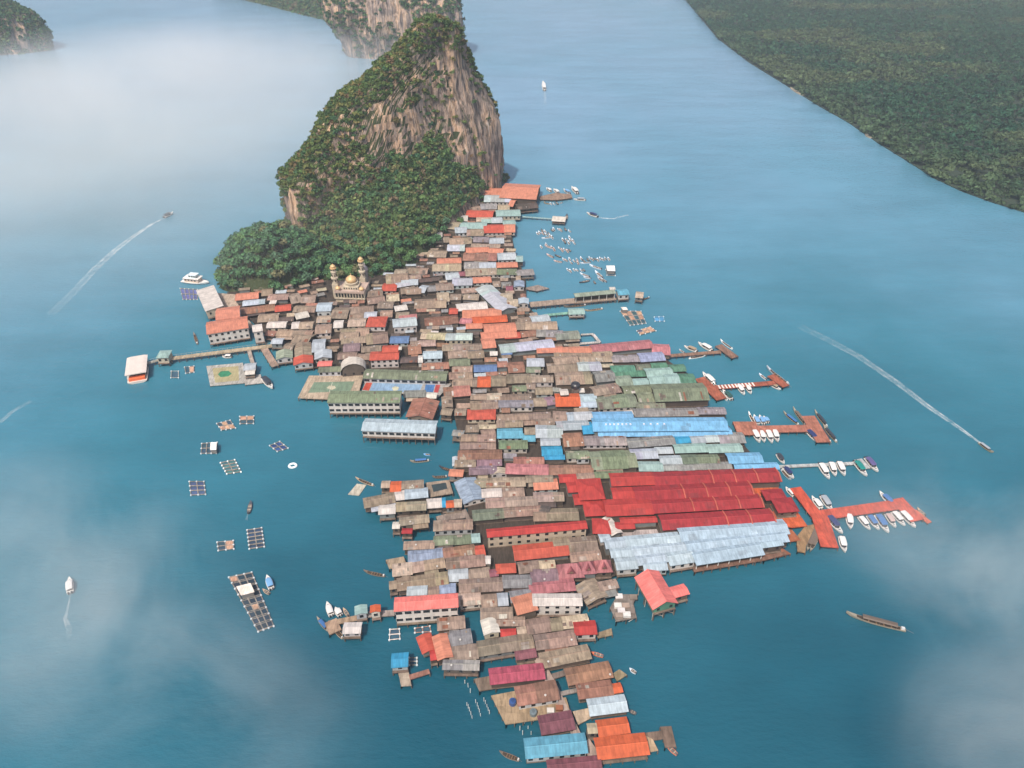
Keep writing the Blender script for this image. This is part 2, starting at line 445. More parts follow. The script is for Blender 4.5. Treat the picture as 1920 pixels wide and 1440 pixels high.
    # a low lean-to against the side one sees
    if h.horiz and not h.q and not h.grp and h.col in 'bkgdnyv' and L > 6 and rng.random() < 0.45:
        wx = rng.uniform(.3, .8) * L; x0 = rng.uniform(-L / 2, L / 2 - wx); dy = rng.uniform(1.2, 2.4); za = ev - rng.uniform(.25, .5)
        lc = PAL[rng.choice('bbbkgsyd')][1]
        part(MB().extrude_x([(-W / 2 + .5, za), (-W / 2 - dy, za - .16 * dy - .1), (-W / 2 - dy, za - .16 * dy - .18), (-W / 2 + .5, za - .08)], x0, x0 + wx), 'lean_to', 'roof', jitter(srgb(*lc, KROOF), .14))
    # walls
    wl, ww = L / 2 - min(0.5, L * 0.07), W / 2 - min(0.5 if h.q else 0.8, W * 0.12)
    wz = ev - 0.12
    if h.wallc: wc = srgb(*PAL[h.wallc][1], KWALL)
    else: wc = jitter(srgb(*rng.choice(WALLQ if h.q else WALLC), KWALL), 0.08)
    if h.form == 'g':
        prof = [(-ww, z0), (ww, z0), (ww, wz), (0, wz + h.rise * ww / (W / 2) - 0.1), (-ww, wz)]
    elif h.form == 'a':
        prof = [(-ww, z0), (ww, z0), (ww, wz)] + [(ww * math.cos(a), wz + h.rise * 1.4 * math.sin(a)) for a in [math.pi * k / 8 for k in range(1, 8)]] + [(-ww, wz)]
    else:
        prof = [(-ww, z0), (ww, z0), (ww, wz + (0.07 * W if h.form == 'f' else 0)), (-ww, wz)]
    if not h.open:
        wall = part(MB().extrude_x(prof, -wl, wl), 'wall', 'wall', wc)
    else:
        wall = part(MB().box(-wl, wl, ww * 0.3, ww * 0.36, z0, wz), 'wall', 'wall', wc)
        for k in range(max(2, int(L / 4)) + 1):
            x = -wl + 0.2 + (2 * wl - 0.4) * k / max(2, int(L / 4))
            part(MB().box(x - .13, x + .13, -ww, -ww + .26, z0, wz), 'column', 'wall', srgb(205, 198, 188))
    # which side one can see
    front_dir = -h.n if h.horiz else (-h.e if h.e.dot(h.c) > 0 else h.e)
    span = W if h.horiz else L
    probe = h.c + front_dir * (span / 2 + 2.2)
    free = not any(o is not h and inside(o, probe) and o.eave > h.eave - 2.5 for o in HOUSES)
    water = free and not on_deck(probe + front_dir * 1.0)
    h.free, h.water = free, water
    if not h.open:
        tall = ev - z0
        floors = 1 if tall < 4.6 else (2 if tall < 7.4 else 3)
        fl = L if h.horiz else W
        if (water or h.q) and fl > 2.5:
            cnt = max(1, min(11, int(fl / (2.7 if h.q else 3.6))))
            for f in range(floors):
                zc = z0 + (tall / floors) * (f + 0.52); hh = min(0.62, tall / floors * 0.24)
                for k in range(cnt):
                    x = -fl / 2 + fl * (k + 0.5) / cnt; hw = fl / cnt * .36 if h.key in ('block', 'bluehall', 'school', 'coral') else (0.62 if h.q else 0.5)
                    fr = MB(); pn = MB()
                    if h.horiz:
                        fr.box(x - hw - .1, x + hw + .1, -ww - .05, -ww + .02, zc - hh - .1, zc + hh + .1)
                        pn.box(x - hw, x + hw, -ww - .08, -ww - .052, zc - hh, zc + hh)
                    else:
                        sg = 1 if front_dir.dot(h.e) > 0 else -1
                        a0, a1 = sorted((sg * (wl - .02), sg * (wl + .05))); b0, b1 = sorted((sg * (wl + .052), sg * (wl + .08)))
                        fr.box(a0, a1, x - hw - .1, x + hw + .1, zc - hh - .1, zc + hh + .1)
                        pn.box(b0, b1, x - hw, x + hw, zc - hh, zc + hh)
                    wo = part(pn, 'window', 'window', None)
                    if h.q: part(fr, 'frame', 'wall', tuple(min(1, v * 1.1) for v in wc), wo)
    # floor platform and the posts it stands on
    dz = rng.uniform(-0.12, 0.0) + z0 - 0.02
    ext = 0.7 if water else 0.1
    pl = MB().box(-wl - .15, wl + .15, -ww - ext, ww + .1, dz - 0.3, dz) if h.horiz else MB().box(-wl - ext, wl + ext, -ww - .1, ww + .1, dz - .3, dz)
    part(pl, 'platform', 'deck', jitter(srgb(140, 122, 108, .7)))
    if water:
        if h.horiz:
            cnt = max(2, min(14, int(L / 2.6)))
            spots = [(-wl + 2 * wl * k / (cnt - 1), -ww - 0.3) for k in range(cnt)] + [(-wl, ww * 0.2), (wl, ww * 0.2)]
        else:
            cnt = max(2, min(7, int(W / 2.6))); sg = 1 if front_dir.dot(h.e) > 0 else -1
            spots = [(sg * (wl + .3), -ww + 2 * ww * k / (cnt - 1)) for k in range(cnt)] + [(0, -ww), (0, ww), (-sg * wl, -ww)]
        for x, y in spots:
            part(MB().box(x - .14, x + .14, y - .14, y + .14, -1.5, dz - .3), 'post', 'deck', jitter(srgb(128, 116, 106, .7)))
    return root
# ------------------------------------------------------------------ roofs, read off enlarged tiles of the photograph
# each row: the two ends of the roof's middle line, its breadth, its colour, then q = windowed front, h/a/f = hipped/vaulted/single slope, E = eave height
BUILDING = {
 'longhall': ('long_hall', 'long cream flat-topped hall reaching over the water beside the green headland', 'hall', 'the long cream hall'),
 'twin': ('waterfront_hall', 'large two-storey waterfront hall under twin salmon-orange roofs', 'hall', 'the twin orange hall'),
 'school': ('school_building', 'long low school with mossy green roof and dark arcade behind the painted courts', 'school', 'the long green school'),
 'block': ('school_building', 'white two-storey school block with moss green roof over the water', 'school', 'the white school block'),
 'bluehall': ('waterfront_hall', 'long pale blue waterfront hall on white posts in front of the school block', 'hall', 'the long blue hall'),
 'vault': ('vaulted_hall', 'white barrel-vaulted hall with a dark arched front beside the long green school', 'hall', 'the white vaulted hall'),
 'farhall': ('market_hall', 'largest orange-roofed hall at the far tip of the village below the cliff', 'hall', 'the far orange hall'),
 'red': ('restaurant', 'sprawling crimson-roofed restaurant with four long parallel ridges beside the red pier', 'restaurant', 'the crimson restaurant'),
 'ice': ('restaurant', 'large ice-blue roofed restaurant in stepped rows in front of the crimson one', 'restaurant', 'the ice-blue restaurant'),
 'sky': ('restaurant', 'large sky-blue roofed restaurant with a row of small white skylights', 'restaurant', 'the sky-blue restaurant'),
 'green': ('restaurant', 'sprawling restaurant under patched green and mint roofs behind the sky-blue one', 'restaurant', 'the green restaurant'),
 'pinklong': ('long_hall', 'long pink and salmon roofed hall pointing at the second jetty', 'hall', 'the long pink hall'),
 'coral': ('guest_house', 'white three-storey guest house with a long coral roof at the left shore', 'guest house', 'the coral guest house'),
 'ridge': ('assembly_hall', 'long hall with bright red ridge roof over a yellow wall', 'hall', 'the red and yellow hall'),
 'hips': ('pavilion', 'dusty pink roof with three pointed hips and small triangular dormers', 'pavilion', 'the three-hipped pink roof'),
 'white': ('long_hall', 'long white-roofed hall with a salmon gable end in the front part', 'hall', 'the white-roofed hall'),
 'gable': ('house', 'lavender grey gabled house with white gable end facing the viewer', 'house', 'the lavender gabled house'),
 'pav': ('pavilion', 'coral red gabled pavilion with green gable wall on braced stilts over water', 'pavilion', 'the coral pavilion'),
 'mag': ('stilt_house', 'magenta-roofed house beside the plank walkway, with a worn deck at its left', 'house', 'the magenta house'),
 'cyan': ('stilt_house', 'large turquoise blue roofed house on piles at the bottom of the village', 'house', 'the turquoise house'),
 'orange': ('stilt_house', 'largest bright orange roof at the bottom right end of the village', 'house', 'the bright orange house'),
}
# left shore
parse(220, 480, '''
790 292 875 478 158 w E6.5 f K:longhall Wy
890 525 1105 497 100 o E8.2 q G:twin Ww
975 625 1180 590 10 o E8 G:skip
805 650 1175 592 105 o E8 q G:twin Ww
1215 655 1305 640 60 w E8.6 q G:twin Ww
1065 370 1275 350 60 o K:x
1300 330 1400 320 60 b
1130 425 1330 405 45 s
1360 370 1545 365 55 b
1110 500 1420 460 60 k
1420 475 1565 460 55 r
1550 390 1650 370 80 b
1660 390 1790 380 70 b
1270 560 1455 550 70 b
1450 575 1590 560 40 d
1600 545 1720 520 50 w
1590 480 1790 475 60 b
1350 620 1525 615 55 w q
1570 625 1640 620 60 w
1640 625 1765 620 60 y q
1440 690 1760 700 60 b
1340 690 1430 700 45 k
1390 765 1495 765 50 s
1600 735 1750 750 90 b
1500 825 1590 825 80 b
1503 850 1503 925 145 a q
1668 790 1672 900 150 b
1674 905 1674 975 170 r q
1755 810 1875 800 110 s
1852 850 1852 925 150 s q
1805 970 1935 965 45 P
1784 660 1930 650 80 b q
''')
HOUSES[:] = [h for h in HOUSES if h.grp != 'skip']
# below the cliff and round the mosque
parse(380, 330, '''
1030 1180 1165 1175 75 l q E6.5
1030 1290 1160 1285 60 y q
1170 1230 1320 1235 95 b
1325 1210 1540 1195 60 b
1320 1262 1450 1258 50 b
1455 1250 1570 1245 50 s
1480 1060 1620 1045 60 b
1480 1120 1640 1110 60 b
1620 1000 1750 1000 65 r q
1655 1100 1770 1092 60 y
1780 1035 1920 1020 55 b
1650 930 1850 915 90 b
1740 985 1920 955 40 s
1725 1195 1840 1178 45 w
1580 1160 1720 1160 60 b
1600 1240 1710 1240 60 b
1740 1255 1860 1245 50 b
1480 1310 1655 1310 90 r h q
1310 1320 1470 1315 70 y q
1710 1325 1925 1305 75 s q E6.2
1180 1335 1268 1330 65 w q
1250 1410 1500 1400 70 b
''')
# the narrow far end of the village
parse(740, 330, '''
735 118 865 108 45 o G:farhall
735 155 865 145 40 o G:farhall
865 140 985 138 60 o G:farhall
970 128 1295 145 125 o G:farhall E6.5
810 200 1050 205 60 s q
1040 240 1088 245 60 o
770 275 920 272 50 g
690 295 770 288 40 b
930 285 1035 285 50 y
1090 275 1280 265 50 d
650 335 890 345 62 r
735 390 880 388 36 y q
580 380 660 380 52 w q
910 335 1130 330 55 t q
780 402 875 400 40 t
870 398 970 395 50 s
970 422 1085 415 42 t
500 440 588 450 62 y
588 445 830 445 55 t
540 485 650 480 55 s q
800 475 990 472 72 r q
985 468 1085 468 72 o q
650 510 800 507 60 b q
375 510 375 548 105 w q E6
490 590 690 580 60 b
710 570 850 572 48 g
850 582 985 580 50 s
435 572 492 572 50 b
475 645 632 645 58 s
640 668 850 660 45 o
850 672 980 680 50 o
620 725 920 725 72 k
690 622 950 630 32 b
925 725 1090 720 60 s q
1090 745 1155 745 52 t
300 700 470 700 60 b
380 765 600 758 46 o
340 825 600 820 64 y q
625 805 760 800 60 g
760 802 912 800 50 s
915 802 1105 795 46 o
635 868 920 852 66 y q
920 862 1100 860 52 n q
1095 872 1250 862 52 g
120 852 300 855 52 b
0 870 118 870 60 b
110 912 240 910 50 b
455 905 580 895 58 s
575 880 640 878 40 m
215 942 400 925 32 d
60 958 212 952 52 s q
520 952 700 950 66 s q
700 938 868 930 52 o q
370 1000 530 990 62 b q
225 1012 292 1020 62 s
105 1035 240 1030 60 b
292 1012 385 1010 52 g
380 1092 490 1085 80 y q
500 1092 600 1085 52 b
600 1035 752 1022 42 b q
180 1152 465 1140 84 b
800 1000 1018 1205 150 s dep
880 972 950 970 52 b
960 980 1050 980 52 g
1000 1012 1065 1010 52 m
1120 945 1120 1000 92 G q
620 1085 760 1090 52 b
950 1082 1062 1080 52 y
1010 1142 1110 1140 62 y
1160 1100 1160 1150 92 l q
555 1185 830 1160 62 w
610 1238 960 1230 82 o
700 1298 1010 1278 62 O
590 1300 700 1310 52 p
490 1215 570 1215 52 r
270 1312 570 1290 72 k
640 1350 790 1345 50 o
800 1372 1090 1355 72 o
1100 1300 1222 1290 42 b q
1225 1292 1390 1272 56 s
1090 1350 1460 1340 72 b
40 1275 200 1262 42 p
''')
# middle, left of the main lane
parse(540, 600, '''
470 145 640 135 70 b
480 185 700 175 60 b
705 170 900 155 95 b
920 178 1090 175 62 u q
1200 140 1420 150 60 y
1420 150 1660 150 62 s q
1100 212 1330 205 52 b
1390 240 1745 250 56 b
500 250 650 240 72 v
660 265 840 252 52 b
490 198 590 200 40 g
450 322 620 320 60 b
620 332 740 330 52 b
740 325 1000 315 75 r q E6.8
850 262 995 258 62 r q E8
1080 268 1198 258 84 k
1215 315 1390 310 66 l q
1172 352 1215 350 62 w q
1010 362 1170 352 52 d
1450 382 1640 378 62 n
1205 415 1450 410 60 k
1440 305 1620 302 72 b
1630 312 1765 305 62 b
590 405 590 470 220 w a K:vault U3.2
690 482 1430 505 82 n q K:school
275 445 485 440 48 n q
1672 437 1880 432 62 u q
1480 440 1660 438 62 b
1450 500 1660 500 60 b
1480 565 1660 560 70 b
1705 555 1825 555 92 O
1664 560 1705 560 80 b
1825 550 1925 545 92 b
1400 642 1640 640 92 k
372 692 1015 690 104 n q E8.4 Z2.6 K:block Ww
1040 665 1240 662 62 g
1245 678 1340 680 50 w
1232 720 1192 885 232 k
680 940 1335 962 108 l q E6.6 Z3.4 K:bluehall Ww
1432 690 1432 790 95 b
1645 690 1790 692 52 b
1790 692 1925 688 62 y
1640 765 1890 760 75 b
1612 850 1870 848 88 r h q
1500 825 1605 830 62 b
1600 975 1720 980 62 b
1720 962 1875 958 36 y
1735 1015 1865 1005 52 b
1560 1065 1870 1060 62 b
1480 1015 1585 1020 52 g
1550 1130 1870 1120 74 b
1530 1215 1925 1210 84 k
1500 1292 1690 1290 64 b
1700 1285 1925 1270 66 v
1630 1362 1800 1360 62 v
1510 1230 1510 1315 62 s
1450 1372 1580 1380 62 o
1380 820 1480 830 60 b
''')
# middle, towards the right shore
parse(860, 560, '''
200 335 520 312 62 o
410 335 555 325 52 r
560 322 740 302 52 k
700 315 940 312 62 g
205 405 330 395 84 o
370 452 850 402 74 s
380 485 480 480 40 u q
870 335 1085 322 72 g
700 462 940 455 54 o G:pinklong
940 470 1195 460 66 o G:pinklong
1195 455 1735 405 72 p G:pinklong
1735 452 1900 460 92 p G:pinklong
860 520 1190 498 50 b
1200 498 1380 492 48 b
80 505 222 502 62 b
232 550 345 545 40 k
345 590 440 588 52 k
440 622 590 612 92 k
612 572 770 572 72 s q
605 640 738 640 50 n q
795 622 1068 620 82 b
1070 612 1280 605 78 s
850 560 1070 542 72 b
1085 545 1370 530 64 b
1380 545 1620 532 62 g
1620 530 1845 515 76 G
655 722 850 720 62 b q
430 718 650 720 82 b
870 722 1195 710 110 b
1222 705 1400 690 92 g
275 740 430 740 90 b
480 808 610 805 52 n q Wy
605 785 692 790 52 b q
375 902 660 890 72 b q
255 882 372 880 55 y
360 948 670 945 62 g q Ww
690 832 845 830 62 b q
672 932 790 930 74 b
868 912 1090 910 112 O
780 925 866 912 70 v
1080 895 1240 888 66 l
1080 950 1240 945 62 l q
1200 835 1440 800 84 b
910 842 985 838 52 w E6.5
1240 935 1590 912 120 n q
345 1072 830 1050 62 b
845 1062 975 1058 92 b
340 1132 575 1122 62 b
690 1112 860 1105 58 b
975 1062 1210 1052 76 s
880 1145 1170 1132 82 s
345 1212 575 1210 88 c q
575 1248 690 1248 72 c
362 1315 620 1310 76 n q
692 1195 935 1195 110 s
735 1290 915 1288 62 s
745 1372 932 1368 84 C
765 1428 955 1425 42 C
935 1275 1115 1262 116 k
590 1190 690 1192 62 b
965 1405 1170 1400 66 n q
''')
# right-hand restaurants
parse(1080, 620, '''
310 345 530 340 60 e G:green
540 332 670 330 58 n G:green
675 318 822 314 52 e G:green
340 388 620 382 56 e G:green
625 385 865 370 86 t G:green
350 455 500 445 86 a G:green
500 462 650 455 56 t G:green
650 440 790 432 80 t G:green
790 435 925 432 100 t G:green
840 338 982 332 62 e G:green
928 432 1068 430 86 e G:green
420 535 700 515 66 n G:green
860 500 975 500 56 t G:green
690 560 1170 545 150 n G:green E5.6
545 600 690 590 96 n G:green
540 672 800 668 56 n G:green
1050 612 1185 610 44 O
150 775 512 768 84 B G:sky E5.4
520 738 1092 730 72 g G:sky
1096 722 1345 718 62 g G:sky
150 846 1350 838 116 B G:sky E5.7
200 916 1395 910 72 B G:sky
50 878 150 872 102 C G:sky
50 990 452 985 86 g q
458 1005 885 990 82 g
890 985 1030 975 62 C
1030 978 1280 968 66 s
1280 965 1512 962 92 g
880 1062 1180 1052 78 t
1182 1062 1492 1052 76 t
1360 1150 1670 1142 92 B
1420 1220 1820 1216 62 B
490 1110 730 1102 92 s
710 1078 870 1075 58 s
750 1168 950 1162 82 s
952 1160 1285 1152 82 n
780 1232 1392 1212 62 g
560 1220 780 1222 86 t
130 1170 535 1152 156 n
0 1125 122 1120 62 n q
165 1300 425 1290 62 n
''')
parse(1000, 840, '''
690 285 1082 272 104 R G:red E5.6
1082 280 2205 240 112 M G:red V4 E5.4
705 408 912 400 92 R G:red E5.2
910 412 1960 358 112 M G:red V4 E5.6
640 540 1062 520 132 R G:red E5.4
1062 525 2050 472 112 M G:red V4 E5.2
1148 670 2158 612 122 M G:red V3 E5.5
780 655 1110 640 50 R G:red E4.4
735 700 912 695 56 R G:red E4.2
2070 425 2260 410 84 M G:red E4.6 h
2170 520 2360 505 112 M G:red E4.9 h
230 275 388 270 72 R
400 375 625 362 180 R h E6
300 355 425 345 92 R
360 465 525 452 92 R
450 535 645 525 152 R h
530 700 695 705 132 R h
640 630 755 775 95 w
592 812 690 800 72 l G:ice q
640 862 825 845 92 l G:ice E5.8
690 942 882 928 92 l G:ice E5.4
735 1042 928 1026 112 l G:ice E5 q
822 842 1312 800 92 l G:ice E5.2
872 925 1372 882 92 l G:ice E5
922 1012 1202 975 92 l G:ice E4.8
985 1062 1200 1050 92 l G:ice E4.6 q
1200 995 1432 958 128 l G:ice E4.8 q Ww
1312 775 2272 705 132 L G:ice E5.4
1372 882 2272 785 112 L G:ice E5.2
1432 982 2040 888 140 L G:ice E5 op
2040 865 2235 838 70 L G:ice E5.1
140 205 535 190 84 k
390 262 550 252 62 b
0 332 220 322 92 o q
0 440 275 442 82 b
60 545 150 560 62 d
0 610 405 590 112 b
330 985 605 955 92 b
180 880 572 855 132 b
210 1115 452 1100 120 p h G:hips U3.9
410 1085 560 1075 104 p h G:hips U3.4
552 1070 705 1062 104 p h G:hips U3.4
0 1150 222 1140 112 v
-40 1258 370 1222 116 p
580 1240 760 1225 80 b
''')
parse(1000, 960, '''
455 635 585 795 180 b
1020 560 1190 850 215 P E6.0 Z3.7 K:pav U2.5 We
1215 735 1380 690 90 P E4.9
''')
# left of the main lane, front part
parse(640, 860, '''
360 232 440 230 62 y
440 252 542 248 92 O
542 238 742 225 72 b q
480 335 570 325 82 w
570 322 780 302 86 l
1110 190 1200 385 190 G K:gable Ww q
1150 100 1400 100 72 v
1415 88 1420 140 150 y q
1200 220 1655 205 82 b
1480 88 1865 100 92 p
1550 15 1825 18 62 k
1660 188 1905 175 62 b
1262 312 1445 302 76 w q
1445 315 1645 292 76 b
200 398 480 350 92 b
335 462 490 452 82 w
490 435 765 422 82 b
765 405 905 395 84 w
905 395 940 392 84 C
940 412 1012 405 62 O
1012 402 1085 400 72 y
1300 402 1765 380 86 b
1180 512 1460 488 92 n
1460 488 1800 460 84 b
520 565 790 540 74 b
460 600 530 598 60 w
545 650 640 650 46 M E4
830 605 1182 590 92 b q
560 792 838 762 74 b
830 742 1010 730 82 n
1010 735 1168 722 82 n
1168 718 1250 712 82 t
600 882 915 852 102 G
915 845 1202 822 92 k
1202 835 1292 822 92 r
460 1005 640 985 110 y
640 975 932 942 92 b
942 945 1292 912 102 b
1292 910 1345 910 72 w
1312 672 2205 592 72 R G:ridge E7.6 q Wy
1550 850 2040 800 130 r G:ridge E4.4
1390 992 1572 982 84 r h
1332 1032 1412 1022 64 m
430 1142 502 1132 72 b
502 1122 960 1082 112 b
960 1052 1142 1042 112 s
1142 1045 1342 1022 92 b
1590 985 1792 962 102 b
1780 955 1925 945 70 y
590 1192 775 1182 82 s
778 1190 882 1182 74 b
882 1172 1032 1162 84 G
1060 1152 1450 1122 122 b
1450 1115 1712 1092 112 g
1702 1065 1915 1052 92 v
478 1312 1050 1272 122 P E8.6 q Ww K:coral
1055 1272 1258 1252 112 y q
1258 1282 1402 1272 112 b
1402 1268 1502 1262 112 s
1515 1245 1712 1222 102 g
1720 1270 2165 1268 108 w G:white E7 q Ww
1552 1330 1742 1280 150 o G:white E6.6
''')
# the front end
parse(680, 1080, '''
670 435 922 412 112 b
1130 385 1165 520 142 w q
1060 345 1352 332 112 b
1205 412 1462 402 84 b
1240 512 1382 505 66 R
1388 492 1472 482 62 y
545 530 605 680 130 r
690 530 745 745 135 o
740 562 982 548 128 g
780 695 1042 672 132 b
1035 645 1535 590 134 b
720 815 1050 785 92 g
605 715 665 705 90 R
258 762 412 750 126 C q
1140 905 1632 852 142 Q K:mag
1370 712 1560 682 92 m
1380 1085 1752 1022 172 k q
1590 1345 1895 1292 168 m
''')
parse(880, 1140, '''
510 172 735 142 132 b
730 152 835 140 112 b
828 135 1072 105 108 y
940 182 1142 172 122 R q
590 312 955 262 134 b
635 455 1085 412 132 b
868 612 1275 562 152 k
970 752 1285 712 134 k
1282 728 1372 712 84 O
1068 895 1412 852 152 l
1150 1085 1432 1050 144 O
1138 1268 1600 1218 192 O K:orange
498 1265 1052 1212 178 c q K:cyan
700 1425 1185 1380 112 m
1060 1085 1150 1080 90 y
''')
# ------------------------------------------------------------------ the boardwalk the dense part of the village stands on
DECKPOLY = [(425, 548), (620, 524), (735, 512), (820, 455), (860, 405), (885, 376), (985, 376), (955, 420), (965, 470), (985, 520), (988, 575),
            (1040, 615), (1058, 648), (1240, 668), (1290, 700), (1300, 750), (1360, 790), (1400, 840), (1440, 885), (1450, 950), (1440, 1000),
            (1400, 1030), (1290, 1050), (1165, 1075), (1120, 1090), (1060, 1090), (900, 1075), (880, 985), (872, 905), (858, 880), (862, 830),
            (850, 770), (820, 720), (560, 685), (520, 650), (470, 600)]
DW = [ground(x, y, 1.6) for x, y in DECKPOLY]
def on_deck(p):
    c = False; n = len(DW)
    for i in range(n):
        a, b_ = DW[i], DW[i - 1]
        if (a.y > p.y) != (b_.y > p.y) and p.x < (b_.x - a.x) * (p.y - a.y) / (b_.y - a.y) + a.x: c = not c
    return c
# ------------------------------------------------------------------ mosque
mc = ground(657, 563, 3.0)
sc_m = 3.05                              # photo px per metre here
mos = empty('mosque', (mc.x, mc.y, .4), R(-4)); mos.scale = (.80, .80, .76)
tag(mos, 'cream mosque with golden onion domes and two tall tiered minarets below the cliff', 'mosque')
WHT = srgb(226, 210, 184, .62); PNK = srgb(216, 190, 174, .62)
W2 = 10.3
MB().box(-W2, W2, 0, 15, 1.6, 5.0).build('base', 'wall', mos, srgb(190, 172, 148))
MB().box(-W2, W2, 0.6, 15, 5.0, 9.4).build('wall', 'wall', mos, WHT)
cor = MB().box(-W2 - .4, W2 + .4, -.6, 15.3, 9.4, 10.1); cor.box(-W2 - .3, W2 + .3, -.5, -.1, 10.1, 10.8); cor.box(-W2 - .3, -W2 + .1, -.1, 15.2, 10.1, 10.8); cor.box(W2 - .1, W2 + .3, -.1, 15.2, 10.1, 10.8)
cor.build('cornice', 'wall', mos, PNK)
MB().box(-W2 - .4, W2 + .4, -.8, .6, 4.7, 5.2).build('balcony', 'wall', mos, WHT)
for k in range(10):
    x = -W2 + 1.1 + k * (2 * W2 - 2.2) / 9.0
    q = [(-.62, 5.3), (.62, 5.3), (.62, 7.6)] + [(.62 * math.cos(a), 7.6 + .85 * math.sin(a)) for a in (0.5, 1.05, 1.57, 2.1, 2.65)] + [(-.62, 7.6)]
    mb = MB(); mb.v = [(x + a, .5, z) for a, z in q] + [(x + a, .58, z) for a, z in q]; n = len(q)
    mb.f = [tuple(range(n))] + [(i, n + i, n + (i + 1) % n, (i + 1) % n) for i in range(n)]
    mb.build('arched_window', 'window', mos)
for k in range(11):
    x = -W2 + .1 + k * (2 * W2 - .2) / 10.0
    MB().lathe([(.2, 5.2), (.2, 9.4)], x, -.35, 8).build('column', 'wall', mos, WHT)
drum = MB().box(-5.4, 5.4, 3.5, 12.5, 10.1, 12.2); drum.lathe([(4.3, 12.2), (4.3, 14.0), (4.6, 14.0), (4.6, 14.5)], 0, 8, 20); drum.build('drum', 'wall', mos, WHT)
for k in range(6): MB().box(-4.6 + k * 1.7, -3.9 + k * 1.7, 3.4, 3.52, 10.5, 11.7).build('window', 'window', mos)
ONION = [(0.80, 0), (0.93, .16), (1.0, .36), (.97, .58), (.84, .80), (.62, 1.0), (.36, 1.16), (.16, 1.3), (.06, 1.45), (.03, 1.75)]
def onion(x, y, z, r, parent, name='dome'): return MB().lathe([(a * r, z + b_ * r) for a, b_ in ONION], x, y, 18).build(name, 'gold', parent, None, True)
onion(0, 8, 14.5, 3.8, mos)
for x in (-8.3, 8.3):
    MB().lathe([(1.9, 10.1), (1.9, 11.2)], x, 2.0, 12).build('drum', 'wall', mos, PNK); onion(x, 2.0, 11.2, 1.9, mos)
def minaret(x, y, zb, zt):
    h = zt - zb; mb = MB()
    mb.box(x - 2.0, x + 2.0, y - 2.0, y + 2.0, 1.6, zb + h * .22)
    mb.lathe([(1.9, zb + h * .22), (1.8, zb + h * .40), (2.5, zb + h * .42), (2.5, zb + h * .47), (1.7, zb + h * .48), (1.6, zb + h * .64), (2.1, zb + h * .66), (2.1, zb + h * .70), (1.5, zb + h * .71), (1.5, zb + h * .80)], x, y, 12)
    t = mb.build('minaret', 'wall', mos, WHT)
    MB().lathe([(2.2, zb + h * .80), (2.3, zb + h * .84), (1.5, zb + h * .85)], x, y, 14).build('gallery', 'gold', t)
    for zz in (.52, .32, .74):
        for a in range(6):
            c_, s_ = math.cos(a * 1.047), math.sin(a * 1.047); q = 1.86 if zz < .5 else (1.7 if zz < .7 else 1.52)
            MB().box(x + c_ * q - .22, x + c_ * q + .22, y + s_ * q - .22, y + s_ * q + .22, zb + h * zz, zb + h * (zz + .07)).build('window', 'window', t)
    onion(x, y, zb + h * .85, 1.8, t, 'finial_dome')
minaret(-11.6, 8.0, 8, 28.5); minaret(5.6, 17.5, 8, 30.5)
# the small grey domed turret behind
tu = empty('turret', (*ground(687, 530, 4)[:2], 0)); tag(tu, 'small grey domed turret with white lantern right behind the mosque', 'turret')
MB().lathe([(1.5, 1.6), (1.5, 12), (1.9, 12.2)], 0, 0, 10).build('shaft', 'wall', tu, srgb(150, 142, 136))
MB().lathe([(1.9, 12.2), (1.7, 13.4), (.9, 14.6), (.5, 14.9), (.5, 16.0), (.1, 16.6)], 0, 0, 12).build('dome', 'roof', tu, srgb(176, 166, 166))

# ------------------------------------------------------------------ decks, courts and piers
PLACED = []
def pts(ox, oy, s, k=4.8):
    v = [float(t) for t in s.split()]; return [(ox + v[i] / k, oy + v[i + 1] / k) for i in range(0, len(v), 2)]
def shore_posts(W, root, z, step=3.2, r=.14, cap=60):
    n = len(W); cnt = 0
    cen = sum((Vector(w) for w in W), Vector()) / n
    for i in range(n):
        a, b_ = Vector(W[i]), Vector(W[(i + 1) % n]); m_ = (a + b_) / 2; d = (b_ - a); nr = Vector((d.y, -d.x, 0))
        if nr.dot(m_ - cen) < 0: nr = -nr
        if nr.dot(-m_) < 0 : continue
        k = max(1, int(d.length / step))
        for j in range(k + 1):
            if cnt >= cap: return
            p = a.lerp(b_, j / k).lerp(cen, 0.015) - root.location; cnt += 1
            MB().box(p.x - r, p.x + r, p.y - r, p.y + r, -1.5, z - .25).build('post', 'deck', root, jitter(srgb(122, 110, 100, .7)))
def deck(name, poly, z, col, label, cat, rail=None, mat='deck', step=3.2):
    W = [ground(x, y, z) for x, y in poly]; c = sum(W, Vector()) / len(W); c.z = 0
    r = empty(name, c); tag(r, label, cat)
    MB().prism([(p.x - c.x, p.y - c.y) for p in W], z - .35, z).build('deck', mat, r, jitter(srgb(*col, .66), .06))
    shore_posts(W, r, z, step)
    return r, W, c
def strip(p, q, wm, z):
    a, b_ = ground(*p, z), ground(*q, z); n = (b_ - a).normalized().cross(Vector((0, 0, 1))) * wm / 2
    return [a + n, b_ + n, b_ - n, a - n]
